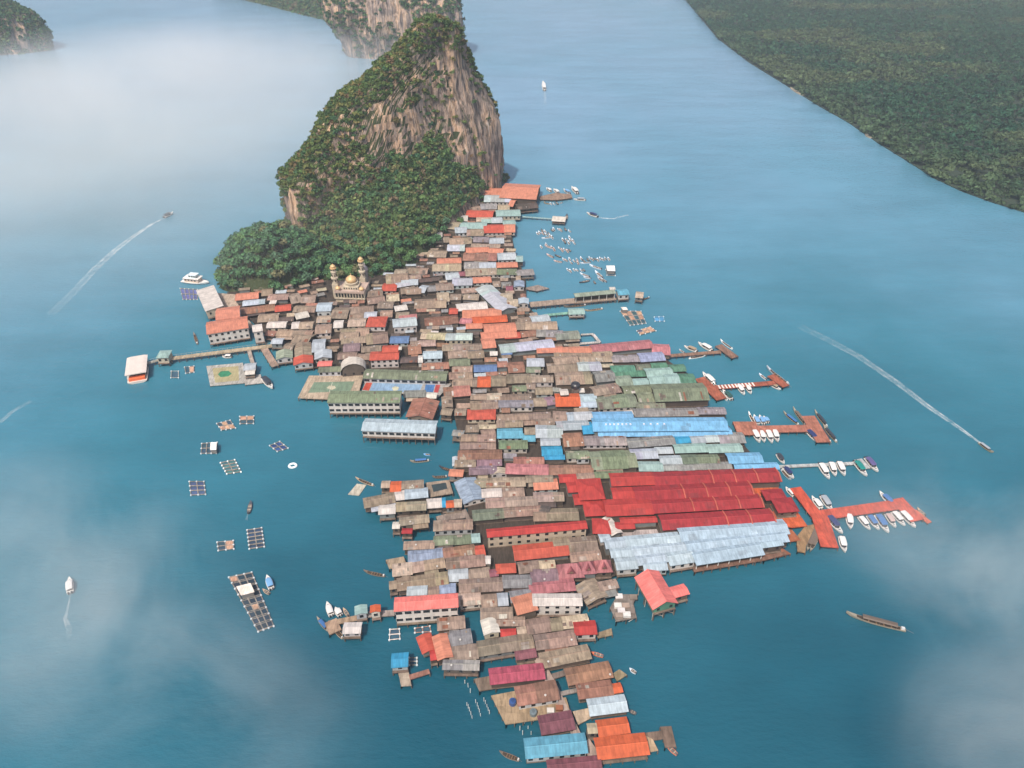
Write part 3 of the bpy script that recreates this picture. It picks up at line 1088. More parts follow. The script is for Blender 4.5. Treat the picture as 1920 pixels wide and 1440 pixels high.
def pier(name, segs, z, col, label, cat='pier', mat='deck', rail=None, step=3.4):
    """segs: (p, q, width in metres) strips that make one pier; each strip is a part"""
    c = ground(*segs[0][0], z); c.z = 0; r = empty(name, c); tag(r, label, cat)
    for i, (p, q, wm) in enumerate(segs):
        W = strip(p, q, wm, z + i * .004)
        MB().prism([(w.x - c.x, w.y - c.y) for w in W], z - .35 + i * .004, z + i * .004).build('deck', mat, r, jitter(srgb(*col, .66), .06))
        shore_posts(W, r, z, step, .13, 34)
        if rail:
            for s in (0, 2):
                a, b_ = W[s] - c, W[s + 1] - c; mb = MB(); L = (b_ - a).length
                mb.tube((a.x, a.y, z + .95), (b_.x, b_.y, z + .95), .05, .05, 4)
                for j in range(int(L / 2.4) + 1):
                    t = a.lerp(b_, j / max(1, int(L / 2.4))); mb.tube((t.x, t.y, z), (t.x, t.y, z + .95), .05, .05, 4)
                mb.build('railing', 'paint', r, srgb(*rail, .6))
    return r
def flat(name, poly, z, col, parent, c, mat='roofclean'):
    W = [ground(x, y, z) for x, y in poly]
    return MB().prism([(p.x - c.x, p.y - c.y) for p in W], z - .02, z).build(name, mat, parent, srgb(*col, .62))

O4 = (540, 600)
cr, cw, cc = deck('court_deck', pts(*O4, '88 700 190 500 680 500 640 640 372 712'), 2.0, (206, 182, 158), 'open tan deck with faded green court on the left waterfront', 'deck')
flat('court_paint', pts(*O4, '180 655 235 560 600 552 560 640'), 2.02, (138, 160, 134), cr, cc)
def line(p, q, w, z, col, r, c):
    W = strip(p, q, w, z); return MB().prism([(x.x - c.x, x.y - c.y) for x in W], z - .015, z).build('court_line', 'roofclean', r, srgb(*col, .7))
P = pts(*O4, '400 560 370 650 215 600 262 560 250 640'); line(P[0], P[1], .25, 2.045, (226, 222, 200), cr, cc)
flat('centre_mark', pts(*O4, '345 612 372 590 420 592 432 612 395 628'), 2.04, (216, 206, 178), cr, cc)
cr2, cw2, cc2 = deck('sports_court', pts(*O4, '655 660 705 536 1475 572 1345 700 1240 690 1040 660'), 2.1, (196, 190, 184), 'multi-coloured sports court in red and pale blue in front of the long green school', 'court')
flat('court_paint', pts(*O4, '668 628 712 548 765 550 728 635'), 2.125, (206, 86, 66), cr2, cc2)
flat('court_paint', pts(*O4, '735 635 770 552 1215 570 1180 655 1040 650'), 2.125, (158, 190, 220), cr2, cc2)
flat('court_paint', pts(*O4, '1225 645 1240 575 1325 580 1305 650'), 2.125, (90, 140, 200), cr2, cc2)
flat('court_paint', pts(*O4, '1312 650 1332 580 1372 582 1350 655'), 2.125, (206, 84, 84), cr2, cc2)
flat('centre_mark', pts(*O4, '935 610 962 596 1000 604 990 630 950 640'), 2.15, (226, 222, 190), cr2, cc2)
O3 = (220, 480)
deck('concrete_yard', pts(*O3, '870 330 1060 345 1105 490 1230 630 1190 650 960 490'), 1.9, (214, 190, 170), 'pale concrete yard between the long cream hall and the village roofs', 'yard')
fc, fw_, fcc = deck('floating_court', pts(*O3, '800 990 1130 960 1160 1140 835 1168'), .7, (200, 194, 184), 'square floating football pitch with a green centre near the left boardwalk', 'court', step=60)
flat('court_paint', pts(*O3, '855 1010 1090 990 1095 1120 880 1140'), .72, (196, 184, 140), fc, fcc)
flat('centre_mark', pts(*O3, '905 1065 930 1038 1000 1032 1030 1058 1000 1082 930 1090'), .745, (70, 150, 110), fc, fcc)
deck('floating_deck', pts(*O3, '1140 1080 1290 1065 1310 1140 1150 1158'), .8, (214, 206, 198), 'small pale floating deck beside the floating football pitch', 'deck', step=60)
parse(*O3, '''
1140 1000 1250 990 60 s E3.4
1150 1050 1240 1042 40 w E3.4
''')
pier('boardwalk_pier', [(pts(*O3, '480 920')[0], pts(*O3, '1400 805')[0], 3.0)], 2.2, (206, 184, 156), 'long narrow railed walkway on posts leading from the ferry to the village', 'pier', rail=(206, 196, 180))
pier('gangway', [(pts(*O3, '265 965')[0], pts(*O3, '400 925')[0], 2.0)], 2.0, (190, 186, 176), 'short gangway between the white ferry and the small landing house', 'gangway', rail=(214, 210, 200))
pier('footbridge', [(pts(*O3, '1185 850')[0], pts(*O3, '1225 990')[0], 1.8)], 1.9, (196, 180, 168), 'thin footbridge from long railed walkway to the floating football pitch', 'bridge')
pier('footbridge', [(pts(*O3, '1320 830')[0], pts(*O3, '1420 990')[0], 3.4)], 1.9, (190, 164, 146), 'worn tan footbridge deck beside the sage gabled house on left shore', 'bridge')
parse(*O3, '''
365 885 475 880 66 t q E5.2 h
''')
parse(640, 860, '''
175 1320 178 1400 110 t q E4.6
306 1318 306 1382 92 O q E5
''')
parse(380, 980, '''
1265 950 1430 945 100 w q E4
''')
pier('jetty', [(pts(640, 860, '230 1400')[0], pts(640, 860, '480 1385')[0], 2.2)], 1.8, (180, 168, 158), 'short grey jetty joining two small gazebos to the coral guest house', 'jetty')
O6 = (380, 980)
pier('jetty', [(pts(*O6, '1130 905')[0], pts(*O6, '1390 855')[0], 2.0), (pts(*O6, '1150 880')[0], pts(*O6, '1195 985')[0], 4.0)], 1.5, (200, 170, 142), 'tan plank jetty with moored boats left of the two small gazebos', 'jetty')

Z64 = lambda s: pts(980, 520, s, 6.4)
pier('ferry_pier', [(Z64('85 325')[0], Z64('1110 235')[0], 5.5)], 2.3, (186, 166, 148), 'long grey-brown concrete pier pointing right with a pale green roofed shelter', 'pier', step=2.6)
parse(980, 520, '''
620 215 1105 170 44 a E6 op
1040 132 1110 130 30 w E6.2
1130 180 1265 172 66 c q E5
1355 205 1450 215 70 y E4.2
''', 6.4)
pier('footbridge', [(Z64('250 455')[0], Z64('550 425')[0], 2.2)], 1.6, (150, 200, 182), 'narrow mint green footbridge out to the pale floating house', 'bridge')
parse(980, 520, '''
545 410 740 405 70 t E3.6 q
''', 6.4)
O12 = (1120, 500)
pier('jetty', [(pts(*O12, '640 800')[0], pts(*O12, '1110 765')[0], 2.4), (pts(*O12, '1090 705')[0], pts(*O12, '1240 815')[0], 4.2)], 1.8, (160, 124, 106), 'brown T-shaped jetty past the end of the long pink hall', 'jetty')
pr = pier('jetty', [(pts(*O12, '920 1000')[0], pts(*O12, '1120 1190')[0], 5.4), (pts(*O12, '1060 1085')[0], pts(*O12, '1600 1042')[0], 3.0), (pts(*O12, '1560 975')[0], pts(*O12, '1700 1075')[0], 4)], 1.8, (190, 108, 84), 'rust-coloured jetty with pale cross stripes beside the green restaurant', 'jetty')
for k in range(11):
    a = pts(*O12, '1085 1083')[0]; b_ = pts(*O12, '1420 1056')[0]; t = (k + .2) / 11; t2 = (k + .65) / 11
    W = strip((a[0] + (b_[0] - a[0]) * t, a[1] + (b_[1] - a[1]) * t), (a[0] + (b_[0] - a[0]) * t2, a[1] + (b_[1] - a[1]) * t2), 2.8, 1.83)
    MB().prism([(w.x - pr.location.x, w.y - pr.location.y) for w in W], 1.808, 1.832).build('stripe', 'roofclean', pr, srgb(226, 214, 204))
O9 = (1360, 740)
pier('pier', [(pts(*O9, '90 300')[0], pts(*O9, '300 300')[0], 9), (pts(*O9, '250 310')[0], pts(*O9, '790 300')[0], 4.6), (pts(*O9, '745 190')[0], pts(*O9, '885 425')[0], 6)], 1.9, (198, 130, 108), 'wide terracotta pier with a cross end, beside the sky-blue restaurant', 'pier')
pier('pontoon', [(pts(*O9, '440 648')[0], pts(*O9, '1170 615')[0], 1.6), (pts(*O9, '1190 580')[0], pts(*O9, '1270 665')[0], 4)], .9, (206, 206, 204), 'thin pale floating pontoon between the terracotta and red piers', 'pontoon')
pier('pier', [(pts(*O9, '630 835')[0], pts(*O9, '840 1110')[0], 4.6), (pts(*O9, '850 1090')[0], pts(*O9, '940 1370')[0], 6.2), (pts(*O9, '840 1085')[0], pts(*O9, '1560 985')[0], 4.8), (pts(*O9, '1540 935')[0], pts(*O9, '1730 1130')[0], 5.6)], 1.9, (226, 98, 72), 'bright red-orange pier lined with speedboats in front of the crimson restaurant', 'pier', 'deck')
pier('pontoon', [(pts(*O9, '1700 1040')[0], pts(*O9, '1840 1150')[0], 2)], .8, (226, 120, 92), 'small orange pontoon off the outer corner of the red pier', 'pontoon')
deck('terrace', pts(*O9, '225 825 470 830 560 930 740 1180 600 1195 430 1150 430 1000 230 900'), 1.85, (232, 110, 68), 'orange terrace at the pier end of the crimson restaurant', 'terrace')
deck('jetty', pts(*O9, '500 1210 600 1215 680 1310 500 1330'), 1.6, (190, 112, 78), 'rusty triangular landing at the corner of the ice-blue restaurant', 'jetty')
deck('jetty', pts(*O9, '300 1370 520 1385 590 1430 480 1460 300 1440'), 1.5, (176, 116, 92), 'brown pointed landing below the ice-blue restaurant roof', 'jetty')
deck('jetty', pts(*O9, '640 1280 720 1180 830 1160 840 1200 730 1350 720 1420 650 1410'), 1.5, (176, 140, 104), 'tan plank landing between ice-blue restaurant and the two covered boats', 'jetty')
O10 = (1000, 960)
deck('kitchen_yard', pts(1000, 840, '770 745 1110 730 1140 790 1300 765 820 810'), 2.0, (206, 194, 186), 'pale open yard between the crimson and ice-blue restaurants', 'yard')
deck('terrace', pts(1000, 840, '1440 1075 2060 975 2260 930 2280 955 2080 1010 1445 1115'), 2.0, (150, 112, 96), 'long shaded brown terrace edge under the front of the ice-blue restaurant', 'terrace')
# cluttered drying platform
dp, dw_, dpc = deck('drying_platform', pts(*O10, '690 860 760 740 940 740 900 820 930 950 745 985'), 2.4, (150, 138, 130), 'weathered square drying platform on braced stilts left of the coral pavilion', 'platform', step=2.6)
for (x, y, s) in ((760, 850, 9), (830, 850, 9), (790, 900, 9), (880, 900, 10), (770, 760, 8), (900, 770, 8), (840, 930, 10), (770, 940, 9)):
    g = ground(O10[0] + x / 4.8, O10[1] + y / 4.8, 2.5) - dpc
    MB().box(g.x - 1.2, g.x + 1.2, g.y - .9, g.y + .9, 2.42, 2.42 + rng.uniform(.5, 1.3)).build('crate', 'wall', dp, jitter(srgb(*rng.choice([(206, 200, 194), (150, 132, 118), (120, 108, 100)]))))
for k in range(3):
    g = ground(O10[0] + (760 + 60 * k) / 4.8, O10[1] + 965 / 4.8, 1.2) - dpc
    MB().tube((g.x - 1.4, g.y, -.8), (g.x + 1.4, g.y, 2.1), .12, .12, 5).build('brace', 'deck', dp, srgb(190, 184, 176))
pv = GROUPS = None
# lower-left decks
O11 = (680, 1080)
deck('worn_deck', pts(*O11, '1000 925 1140 900 1200 1010 1050 1035'), 2.1, (140, 122, 108), 'grey plank deck at the left end of the magenta house', 'deck')
deck('worn_deck', pts(*O11, '1155 1075 1390 1030 1420 1160 1830 1090 1870 1230 1600 1290 1285 1335'), 2.1, (190, 162, 132), 'large tan plank deck on piles in front of rusty roof', 'deck', step=2.4)
deck('landing', pts(*O11, '262 760 320 870 345 990 440 985 410 840 420 760'), 1.5, (206, 186, 168), 'pale landing stage under the small bright cyan house', 'landing')
pier('walkway', [(pts(*O11, '420 910')[0], pts(*O11, '600 855')[0], 1.6)], 1.6, (176, 128, 112), 'thin reddish plank from the bright cyan house landing to orange house', 'walkway')
O12b = (880, 1140)
pier('walkway', [(pts(*O12b, '590 400')[0], pts(*O12b, '780 760')[0], 2.6), (pts(*O12b, '765 735')[0], pts(*O12b, '980 1170')[0], 2.6), (pts(*O12b, '1040 1200')[0], pts(*O12b, '1170 1400')[0], 3.0)], 2.15, (206, 184, 170), 'pale concrete walkway running down the middle of the front houses', 'walkway')
pier('footbridge', [(pts(*O12b, '730 620')[0], pts(*O12b, '880 575')[0], 1.8)], 2.0, (150, 134, 124), 'cluttered plank crossing to the house with dark red roof patch', 'bridge')
pier('footbridge', [(pts(*O12b, '820 770')[0], pts(*O12b, '980 735')[0], 1.3)], 2.0, (168, 158, 150), 'thin grey plank crossing in front of rusty brown house', 'bridge')
deck('worn_deck', pts(*O12b, '930 930 1070 900 1110 980 980 1050'), 1.9, (206, 184, 158), 'small cluttered pale deck between the walkway and the orange roofs', 'deck')
deck('worn_deck', pts(*O12b, '1590 1150 1650 1180 1700 1280 1600 1300 1560 1230'), 2.0, (200, 172, 140), 'sunlit deck at the right end of the largest orange roof', 'deck')
pier('jetty', [(pts(*O12b, '1590 1160')[0], pts(*O12b, '1740 1140')[0], 2.4), (pts(*O12b, '1740 1160')[0], pts(*O12b, '1840 1155')[0], 6)], 1.8, (140, 118, 104), 'brown jetty with square end beyond the largest orange roof', 'jetty')
for (a, lab) in (('1130 230 1280 180 1290 240 1160 270', 'rough pole platform beside the scarlet roof at the front right'), ('1290 590 1350 550 1420 600 1330 660', 'rough pole platform at the right end of the patched brown house'),
                 ('460 1420 0 0', None)):
    if lab: deck('worn_deck', pts(*O12b, a), 1.4, (166, 148, 118), lab, 'deck', step=2.0)
O7 = (640, 860)
dk, dkw, dkc = deck('courtyard_deck', pts(*O7, '755 215 970 190 1005 310 800 345'), 2.0, (176, 156, 138), 'tan deck with a dark sunken pen in its middle left of the lavender gabled house', 'deck')
flat('pen', pts(*O7, '810 235 940 215 955 270 830 300'), 2.03, (70, 84, 88), dk, dkc, 'net')
deck('worn_deck', pts(*O7, '400 910 560 880 590 960 430 990'), 1.9, (186, 166, 142), 'cluttered tan deck at the water end of a tan roof on the left', 'deck')
deck('worn_deck', pts(*O7, '850 520 1120 450 1190 600 1150 640 1120 530 870 560'), 1.9, (166, 148, 136), 'cluttered passage deck left of the red and yellow hall', 'deck')
deck('floating_mat', pts(*O7, '60 320 140 225 225 235 160 330'), .3, (214, 206, 186), 'pale square floating mat moored off the left shore', 'raft', step=60)
deck('jetty', pts(740, 330, '1300 185 1450 150 1590 165 1600 195 1460 215 1310 210'), 1.6, (176, 146, 126), 'crowded brown jetty right of the far orange hall', 'jetty')
deck('jetty', pts(740, 330, '1150 1010 1290 980 1390 1010 1280 1035'), 1.5, (168, 150, 140), 'grey plank jetty right of the small lavender gable near the cliff end', 'jetty')
pier('footbridge', [(pts(740, 330, '1150 365')[0], pts(740, 330, '1420 385')[0], 1.6)], 1.5, (176, 206, 206), 'pale narrow footbridge to the small floating house near the far hall', 'bridge')
pier('pen_walkway', [(Z64('400 815')[0], Z64('925 775')[0], 1.6), (Z64('845 680')[0], Z64('925 775')[0], 1.6), (Z64('700 685')[0], Z64('850 676')[0], 1.2)], 1.4, (220, 212, 206), 'white plank walkway framing a fish pen behind the long pink hall', 'walkway')
parse(740, 330, '''
1420 382 1540 390 44 w E3.2
''')

# a few clusters of bare mooring stakes standing in the shallows
def stake(x, y, lab, grp):
    g = ground(x, y, 0)
    o = MB().tube((0, 0, -1.2), (rng.uniform(-.1, .1), 0, rng.uniform(1.3, 2.2)), .13, .10, 6).build('mooring_stake', 'paint', None, srgb(206, 206, 200)); o.location = g
    tag(o, lab, 'stake', grp)
for s in ('920 965 950 1000 968 1050', '938 1165 950 1190 962 1215 975 1250 985 1280 1018 1140 1030 1170 1042 1195 1052 1225 1062 1260 1090 1125 1105 1150 1120 1180 1132 1210 1142 1240'):
    for x, y in pts(*O11, s): stake(x, y, 'thin pale stake in the water left of the large tan deck', 'pale stakes in the water left of the large tan deck')
for x, y in pts(*O12b, '455 1100 480 1140 528 1085 557 1140 575 1020 495 1040'): stake(x, y, 'thin pale stake in the water below the large tan deck', 'pale stakes below the large tan deck')
# rooftop water tank
g = ground(860 + 1050 / 4.8, 560 + 800 / 4.8, 6)
t = empty('water_tank', (g.x, g.y, 6.2)); tag(t, 'black round water tank on a roof left of the green restaurant', 'water tank')
MB().lathe([(1.9, 0), (2.1, .3), (2.1, 1.8), (1.5, 2.3), (.5, 2.5)], 0, 0, 16).build('tank', 'paint', t, srgb(48, 48, 52)); MB().lathe([(.5, 2.5), (.5, 2.7)], 0, 0, 10).build('lid', 'paint', t, srgb(60, 60, 64))
MB().box(-1.6, 1.6, -1.6, 1.6, -4.2, 0).build('stand', 'deck', t, srgb(110, 100, 92))

# a few loose things standing on the large tan deck
for (x, y, c, nm, lab) in ((1350, 1150, (60, 92, 150), 'water_barrel', 'blue water barrel on the large tan deck beside the rusty roof'), (1535, 1245, (120, 132, 136), 'water_barrel', 'grey water barrel near the front edge of the large tan deck'),
                           (1690, 1225, (208, 200, 190), 'storage_box', 'white storage box on the large tan deck above the maroon roof'), (1770, 1200, (150, 96, 70), 'storage_box', 'rusty storage box at the right end of the large tan deck')):
    g = ground(O11[0] + x / 4.8, O11[1] + y / 4.8, 2.1)
    if nm == 'water_barrel':
        o = empty(nm, g); MB().lathe([(.95, 0), (1.05, .2), (1.05, 1.5), (.9, 1.7)], 0, 0, 14).build('tank', 'paint', o, srgb(*c, .7)); MB().lathe([(.5, 1.7), (.5, 1.85), (.1, 1.9)], 0, 0, 10).build('lid', 'paint', o, srgb(*c, .5))
    else:
        o = empty(nm, g); MB().box(-1, 1, -.7, .7, 0, 1.0).build('body', 'wall', o, srgb(*c, .7)); MB().box(-1.05, 1.05, -.75, .75, 1.0, 1.1).build('lid', 'wall', o, srgb(*c, .85))
    tag(o, lab, 'barrel' if nm == 'water_barrel' else 'box')
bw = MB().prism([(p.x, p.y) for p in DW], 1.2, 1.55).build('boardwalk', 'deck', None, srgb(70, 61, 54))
tag(bw, kind='structure')
# low sheds and lean-tos that fill the gaps between the houses
def filler():
    xs_ = [p.x for p in DW]; ys_ = [p.y for p in DW]; made = 0
    for _ in range(9000):
        if made >= 150: break
        p = Vector((rng.uniform(min(xs_), max(xs_)), rng.uniform(min(ys_), max(ys_)), 0))
        if not on_deck(p): continue
        q = project(p)
        if (560 < q[0] < 850 and 690 < q[1] < 790) or q[0] > 1180 or (606 < q[0] < 702 and q[1] < 574) or q[1] > 905 or (780 < q[0] and 560 < q[0] < 850 and q[1] > 690): continue
        near = min(HOUSES, key=lambda h: (h.c - p).length)
        if (near.c - p).length > 15: continue
        h = H(); h.L = rng.uniform(3.6, 7.0); h.W = rng.uniform(2.4, 3.6); h.e = near.e.copy(); h.n = near.n.copy(); h.horiz = True
        t_ = rng.gauss(0, .06); h.e = Vector((h.e.x * math.cos(t_) - h.e.y * math.sin(t_), h.e.x * math.sin(t_) + h.e.y * math.cos(t_), 0)); h.n = Vector((-h.e.y, h.e.x, 0))
        if h.n.dot(p) < 0: h.n = -h.n; h.e = -h.e
        h.c = p; cor = [p + h.e * a * h.L * .42 + h.n * b_ * h.W * .38 for a in (-1, -.5, 0, .5, 1) for b_ in (-1, 0, 1)]
        if any(inside(o, c_) for o in HOUSES for c_ in cor) or not all(on_deck(c_) for c_ in cor): continue
        h.col = rng.choice('bbbbkkggdysbwko'); h.q = False; h.form = rng.choice('gff'); h.eave = rng.uniform(3.5, 4.1); h.ribs = 0; h.base = 2.0; h.rise = .12 * h.W
        h.wallc = None; h.key = None; h.grp = None; h.open = False; h.px = project(p + Vector((0, 0, 3.8))); h.shed = True
        HOUSES.append(h); made += 1
filler()
for h in HOUSES: raise_house(h)

# triangular dormers of the three-hipped pink roof
hr = GROUPROOT['hips']
for h in [h for h in HOUSES if h.grp == 'hips']:
    y = -h.W * .27; z = h.eave + h.rise * .46; w = min(1.5, h.L * .16)
    mb = MB(); mb.v = [(-w, y - .8, z - .3), (w, y - .8, z - .3), (0, y - .8, z + 1.5), (0, y + 1.4, z + 1.5), (-w, y + 1.2, z - .3), (w, y + 1.2, z - .3)]
    mb.f = [(0, 1, 2), (1, 5, 3, 2), (4, 0, 2, 3)]
    d = mb.build('dormer', 'roof', hr, srgb(196, 116, 122, .5)); d.location = h.c - hr.location; d.rotation_euler = (0, 0, math.atan2(h.e.y, h.e.x))
    m2 = MB(); m2.v = [(-w * .55, y - .83, z - .1), (w * .55, y - .83, z - .1), (0, y - .83, z + .95)]; m2.f = [(0, 1, 2)]
    d2 = m2.build('dormer_vent', 'wall', d, srgb(150, 126, 104, .6))
# braced stilts under the coral pavilion
ph = next(h for h in HOUSES if h.key == 'pav'); ww = ph.W / 2 * .84; sg = 1 if ph.e.dot(ph.c) < 0 else -1
for x in (sg * (ph.L / 2 - .6), sg * (ph.L / 2 - 6), sg * (ph.L / 2 - 11)):
    for a, b_ in ((-ww, 0), (0, ww)):
        MB().tube((x, a, 3.3), (x, b_, .6), .13, .13, 5).build('brace', 'deck', ph.root, srgb(200, 192, 182, .7))
    for y in (-ww, 0, ww): MB().tube((x, y, -1.5), (x, y, 3.5), .17, .17, 6).build('post', 'deck', ph.root, srgb(200, 192, 182, .7))

# the row of small white skylights on the sky-blue roofs
big = max((h for h in HOUSES if h.grp == 'sky'), key=lambda h: h.L); sr = GROUPROOT['sky']
for f in (-.40, -.37, -.34, -.31, -.28, -.25, -.22, -.12, -.07, -.02, .03):
    y = -big.W * .12; z = roof_z(big, y)
    o = MB().box(f * big.L - .35, f * big.L + .35, y - .38, y + .38, z - .05, z + .28).build('skylight', 'paint', sr, srgb(226, 226, 236, .8)); o.location = big.c - sr.location; o.rotation_euler = (0, 0, math.atan2(big.e.y, big.e.x))
# ------------------------------------------------------------------ sea
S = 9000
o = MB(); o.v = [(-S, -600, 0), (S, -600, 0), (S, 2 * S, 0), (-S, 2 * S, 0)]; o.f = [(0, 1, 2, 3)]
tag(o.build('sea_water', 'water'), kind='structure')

# ------------------------------------------------------------------ leafy crowns
def crown(nleaf, size, seed, flat=0.85):
    g = np.random.default_rng(seed)
    lob = g.normal(0, 1, (7, 3)); lob /= np.linalg.norm(lob, axis=1)[:, None]; lob *= g.uniform(0.35, 0.6, (7, 1)); lob[:, 2] = np.abs(lob[:, 2]) * 0.9
    which = g.integers(0, 7, nleaf)
    d = g.normal(0, 1, (nleaf, 3)); d[:, 2] = np.abs(d[:, 2]) * 1.1 - 0.35; d /= np.linalg.norm(d, axis=1)[:, None]
    c = lob[which] + d * g.uniform(0.32, 0.52, (nleaf, 1)); c[:, 2] *= flat
    nrm = d + g.normal(0, 0.42, (nleaf, 3)); nrm /= np.linalg.norm(nrm, axis=1)[:, None]
    up = g.normal(0, 1, (nleaf, 3)); u = np.cross(nrm, up); u /= np.linalg.norm(u, axis=1)[:, None]; v = np.cross(nrm, u)
    s = size * g.uniform(0.6, 1.35, (nleaf, 1))
    q = np.stack([c - u * s - v * s * .7, c + u * s - v * s * .7, c + u * s * .8 + v * s * .8, c - u * s * .8 + v * s * .8], 1)
    return q.astype(np.float32)          # (nleaf,4,3), unit radius ~1

GREENS = [(0.066, 0.122, 0.042), (0.084, 0.138, 0.046), (0.050, 0.104, 0.044), (0.120, 0.150, 0.052), (0.150, 0.145, 0.062), (0.150, 0.112, 0.066), (0.046, 0.112, 0.056)]
GW = [0.26, 0.22, 0.18, 0.14, 0.09, 0.05, 0.06]
def foliage(name, pos, rad, tint, variants):
    n = len(pos); V = []; T = []
    vi = nrng.integers(0, len(variants), n); a = nrng.uniform(0, 6.283, n)
    ca, sa = np.cos(a), np.sin(a)
    for k, var in enumerate(variants):
        ix = np.where(vi == k)[0]
        if not len(ix): continue
        q = var.reshape(-1, 3)
        x = q[None, :, 0] * ca[ix, None] - q[None, :, 1] * sa[ix, None]; y = q[None, :, 0] * sa[ix, None] + q[None, :, 1] * ca[ix, None]
        z = np.broadcast_to(q[None, :, 2], x.shape)
        P = np.stack([x, y, z], 2) * rad[ix, None, None] + pos[ix, None, :]
        lf = nrng.uniform(0.72, 1.3, (len(ix), len(q) // 4)).repeat(4, axis=1)
        V.append(P.reshape(-1, 3)); T.append((tint[ix, None, :] * lf[:, :, None]).reshape(-1, 3))
    V = np.concatenate(V); T = np.concatenate(T)
    Q = np.arange(len(V), dtype=np.int32).reshape(-1, 4)
    me = npmesh(name, V, Q, 'foliage', T)
    o = bpy.data.objects.new(name, me); C.objects.link(o)
    return o

def green(n, bias=None):
    g = np.array(GREENS)[nrng.choice(len(GREENS), n, p=GW)]
    return g * nrng.uniform(0.75, 1.25, (n, 1))
CROWN = [crown(70, 0.17, s) for s in range(6)]
CROWNS = [crown(34, 0.25, 40 + s) for s in range(5)]

# ------------------------------------------------------------------ limestone towers
def fbm(x, y, z, o=4):
    return noise.fractal(Vector((x, y, z)), 1.0, 2.0, o)
def interp(tab, z):
    return float(np.interp(z, [t[0] for t in tab], [t[1] for t in tab]))

class Tower:
    """stack of level outlines: ends uL..uR along the axis, depth nF towards the viewer and nB away from it, all changing with height"""
    def __init__(s, A, B, uL, uR, nF, nB, top, zs, K=150, amp=1.0, seed=0):
        s.A = Vector(A); d = Vector(B) - s.A; s.e = d.normalized(); s.n = Vector((s.e.y, -s.e.x))
        s.verts = []; s.faces = []; s.uv = []
        for j, z in enumerate(zs):
            a, b_ = interp(uL, z), interp(uR, z); f, k = interp(nF, z), interp(nB, z)
            cu, hu = (a + b_) / 2, max(0.5, (b_ - a) / 2)
            for i in range(K):
                t = 2 * math.pi * i / K; ct, st = math.cos(t), math.sin(t)
                p = 0.72
                u = cu + hu * math.copysign(abs(ct) ** p, ct)
                n_ = (f if st > 0 else k) * math.copysign(abs(st) ** p, st)
                x = s.A.x + s.e.x * u + s.n.x * n_; y = s.A.y + s.e.y * u + s.n.y * n_
                g = amp * (5.5 * fbm(x * .03 + seed, y * .03, z * .012, 3) + 2.0 * fbm(x * .11 + seed, y * .11, z * .012, 3) + 0.9 * fbm(x * .4, y * .4, z * .12, 2) - 3.2 * abs(fbm(x * .13 + seed, y * .13, z * .010 + 5, 3)) + 1.2 + 1.1 * fbm(x * .05, y * .05, z * .22, 2))
                g *= min(1, hu / 14)
                dx, dy = (s.e * ct + s.n * st)
                s.verts.append((x + dx * g, y + dy * g, z + (1.5 * fbm(x * .1, y * .1, z * .1 + 9, 2) if z > 1 else 0))); s.uv.append((u, n_, z))
        m_ = len(zs)
        for j in range(m_ - 1):
            for i in range(K):
                s.faces.append((j * K + i, j * K + (i + 1) % K, (j + 1) * K + (i + 1) % K, (j + 1) * K + i))
        s.verts.append(tuple(np.mean(np.array(s.verts[-K:]), axis=0))); s.uv.append(s.uv[-1]); c = len(s.verts) - 1
        s.faces += [((m_ - 1) * K + i, (m_ - 1) * K + (i + 1) % K, c) for i in range(K)]
        if s.n.y > 0: s.faces = [f[::-1] for f in s.faces]
        # n axis points at the viewer; make faces look outwards
        a_, b2, c2 = [Vector(s.verts[k]) for k in s.faces[0][:3]]
        cen = Vector((s.A.x + s.e.x * (interp(uL, 0) + interp(uR, 0)) / 2, s.A.y + s.e.y * (interp(uL, 0) + interp(uR, 0)) / 2, a_.z))
        if (b2 - a_).cross(c2 - a_).dot(a_ - cen) < 0: s.faces = [f[::-1] for f in s.faces]
    def scatter(s, per_area, keep):
        """spots for plants over the surface"""
        P = []; 
        for f in s.faces:
            a = Vector(s.verts[f[0]]); b_ = Vector(s.verts[f[1]]); c = Vector(s.verts[f[2]]); d = Vector(s.verts[f[-1]])
            nn = (c - a).cross(d - b_) if len(f) == 4 else (b_ - a).cross(c - a)
            ar = nn.length / 2
            if ar < 1e-6: continue
            nn.normalize(); u = s.uv[f[0]]
            k = ar * per_area * keep(u, nn, (a + c) / 2)
            k = int(k) + (rng.random() < k - int(k))
            for _ in range(k):
                p = a.lerp(b_, rng.random()).lerp(d.lerp(c, rng.random()), rng.random())
                P.append((p.x + nn.x * .4, p.y + nn.y * .4, p.z - 0.5 + 0.5 * max(0, nn.z)))
        return np.array(P).reshape(-1, 3)

zs = [0, 2, 4, 7, 10, 13, 16, 19, 22, 25, 28, 31, 34, 37, 40, 44, 48, 52, 56, 60, 64, 68, 72, 76, 80, 84, 87, 90, 93, 96, 99, 102, 105, 108, 111, 113, 115, 116.5]
main = Tower((-146, 428), (-10, 560),
    uL=[(0, 12), (30, 12), (43, 13), (52, 26), (62, 38), (72, 46), (80, 56), (91, 82), (101, 104), (110, 116), (119, 122), (122, 128)],
    uR=[(0, 184), (29, 185), (59, 181), (80, 170), (98, 158), (108, 150), (117, 142), (122, 134)],
    nF=[(0, 24), (40, 20), (70, 12), (90, 6), (105, 4), (119, 4), (122, 1)],
    nB=[(0, 42), (50, 34), (80, 26), (100, 16), (117, 8), (122, 2)], top=122, zs=zs + [118.5, 120, 121.5], K=260, seed=3)

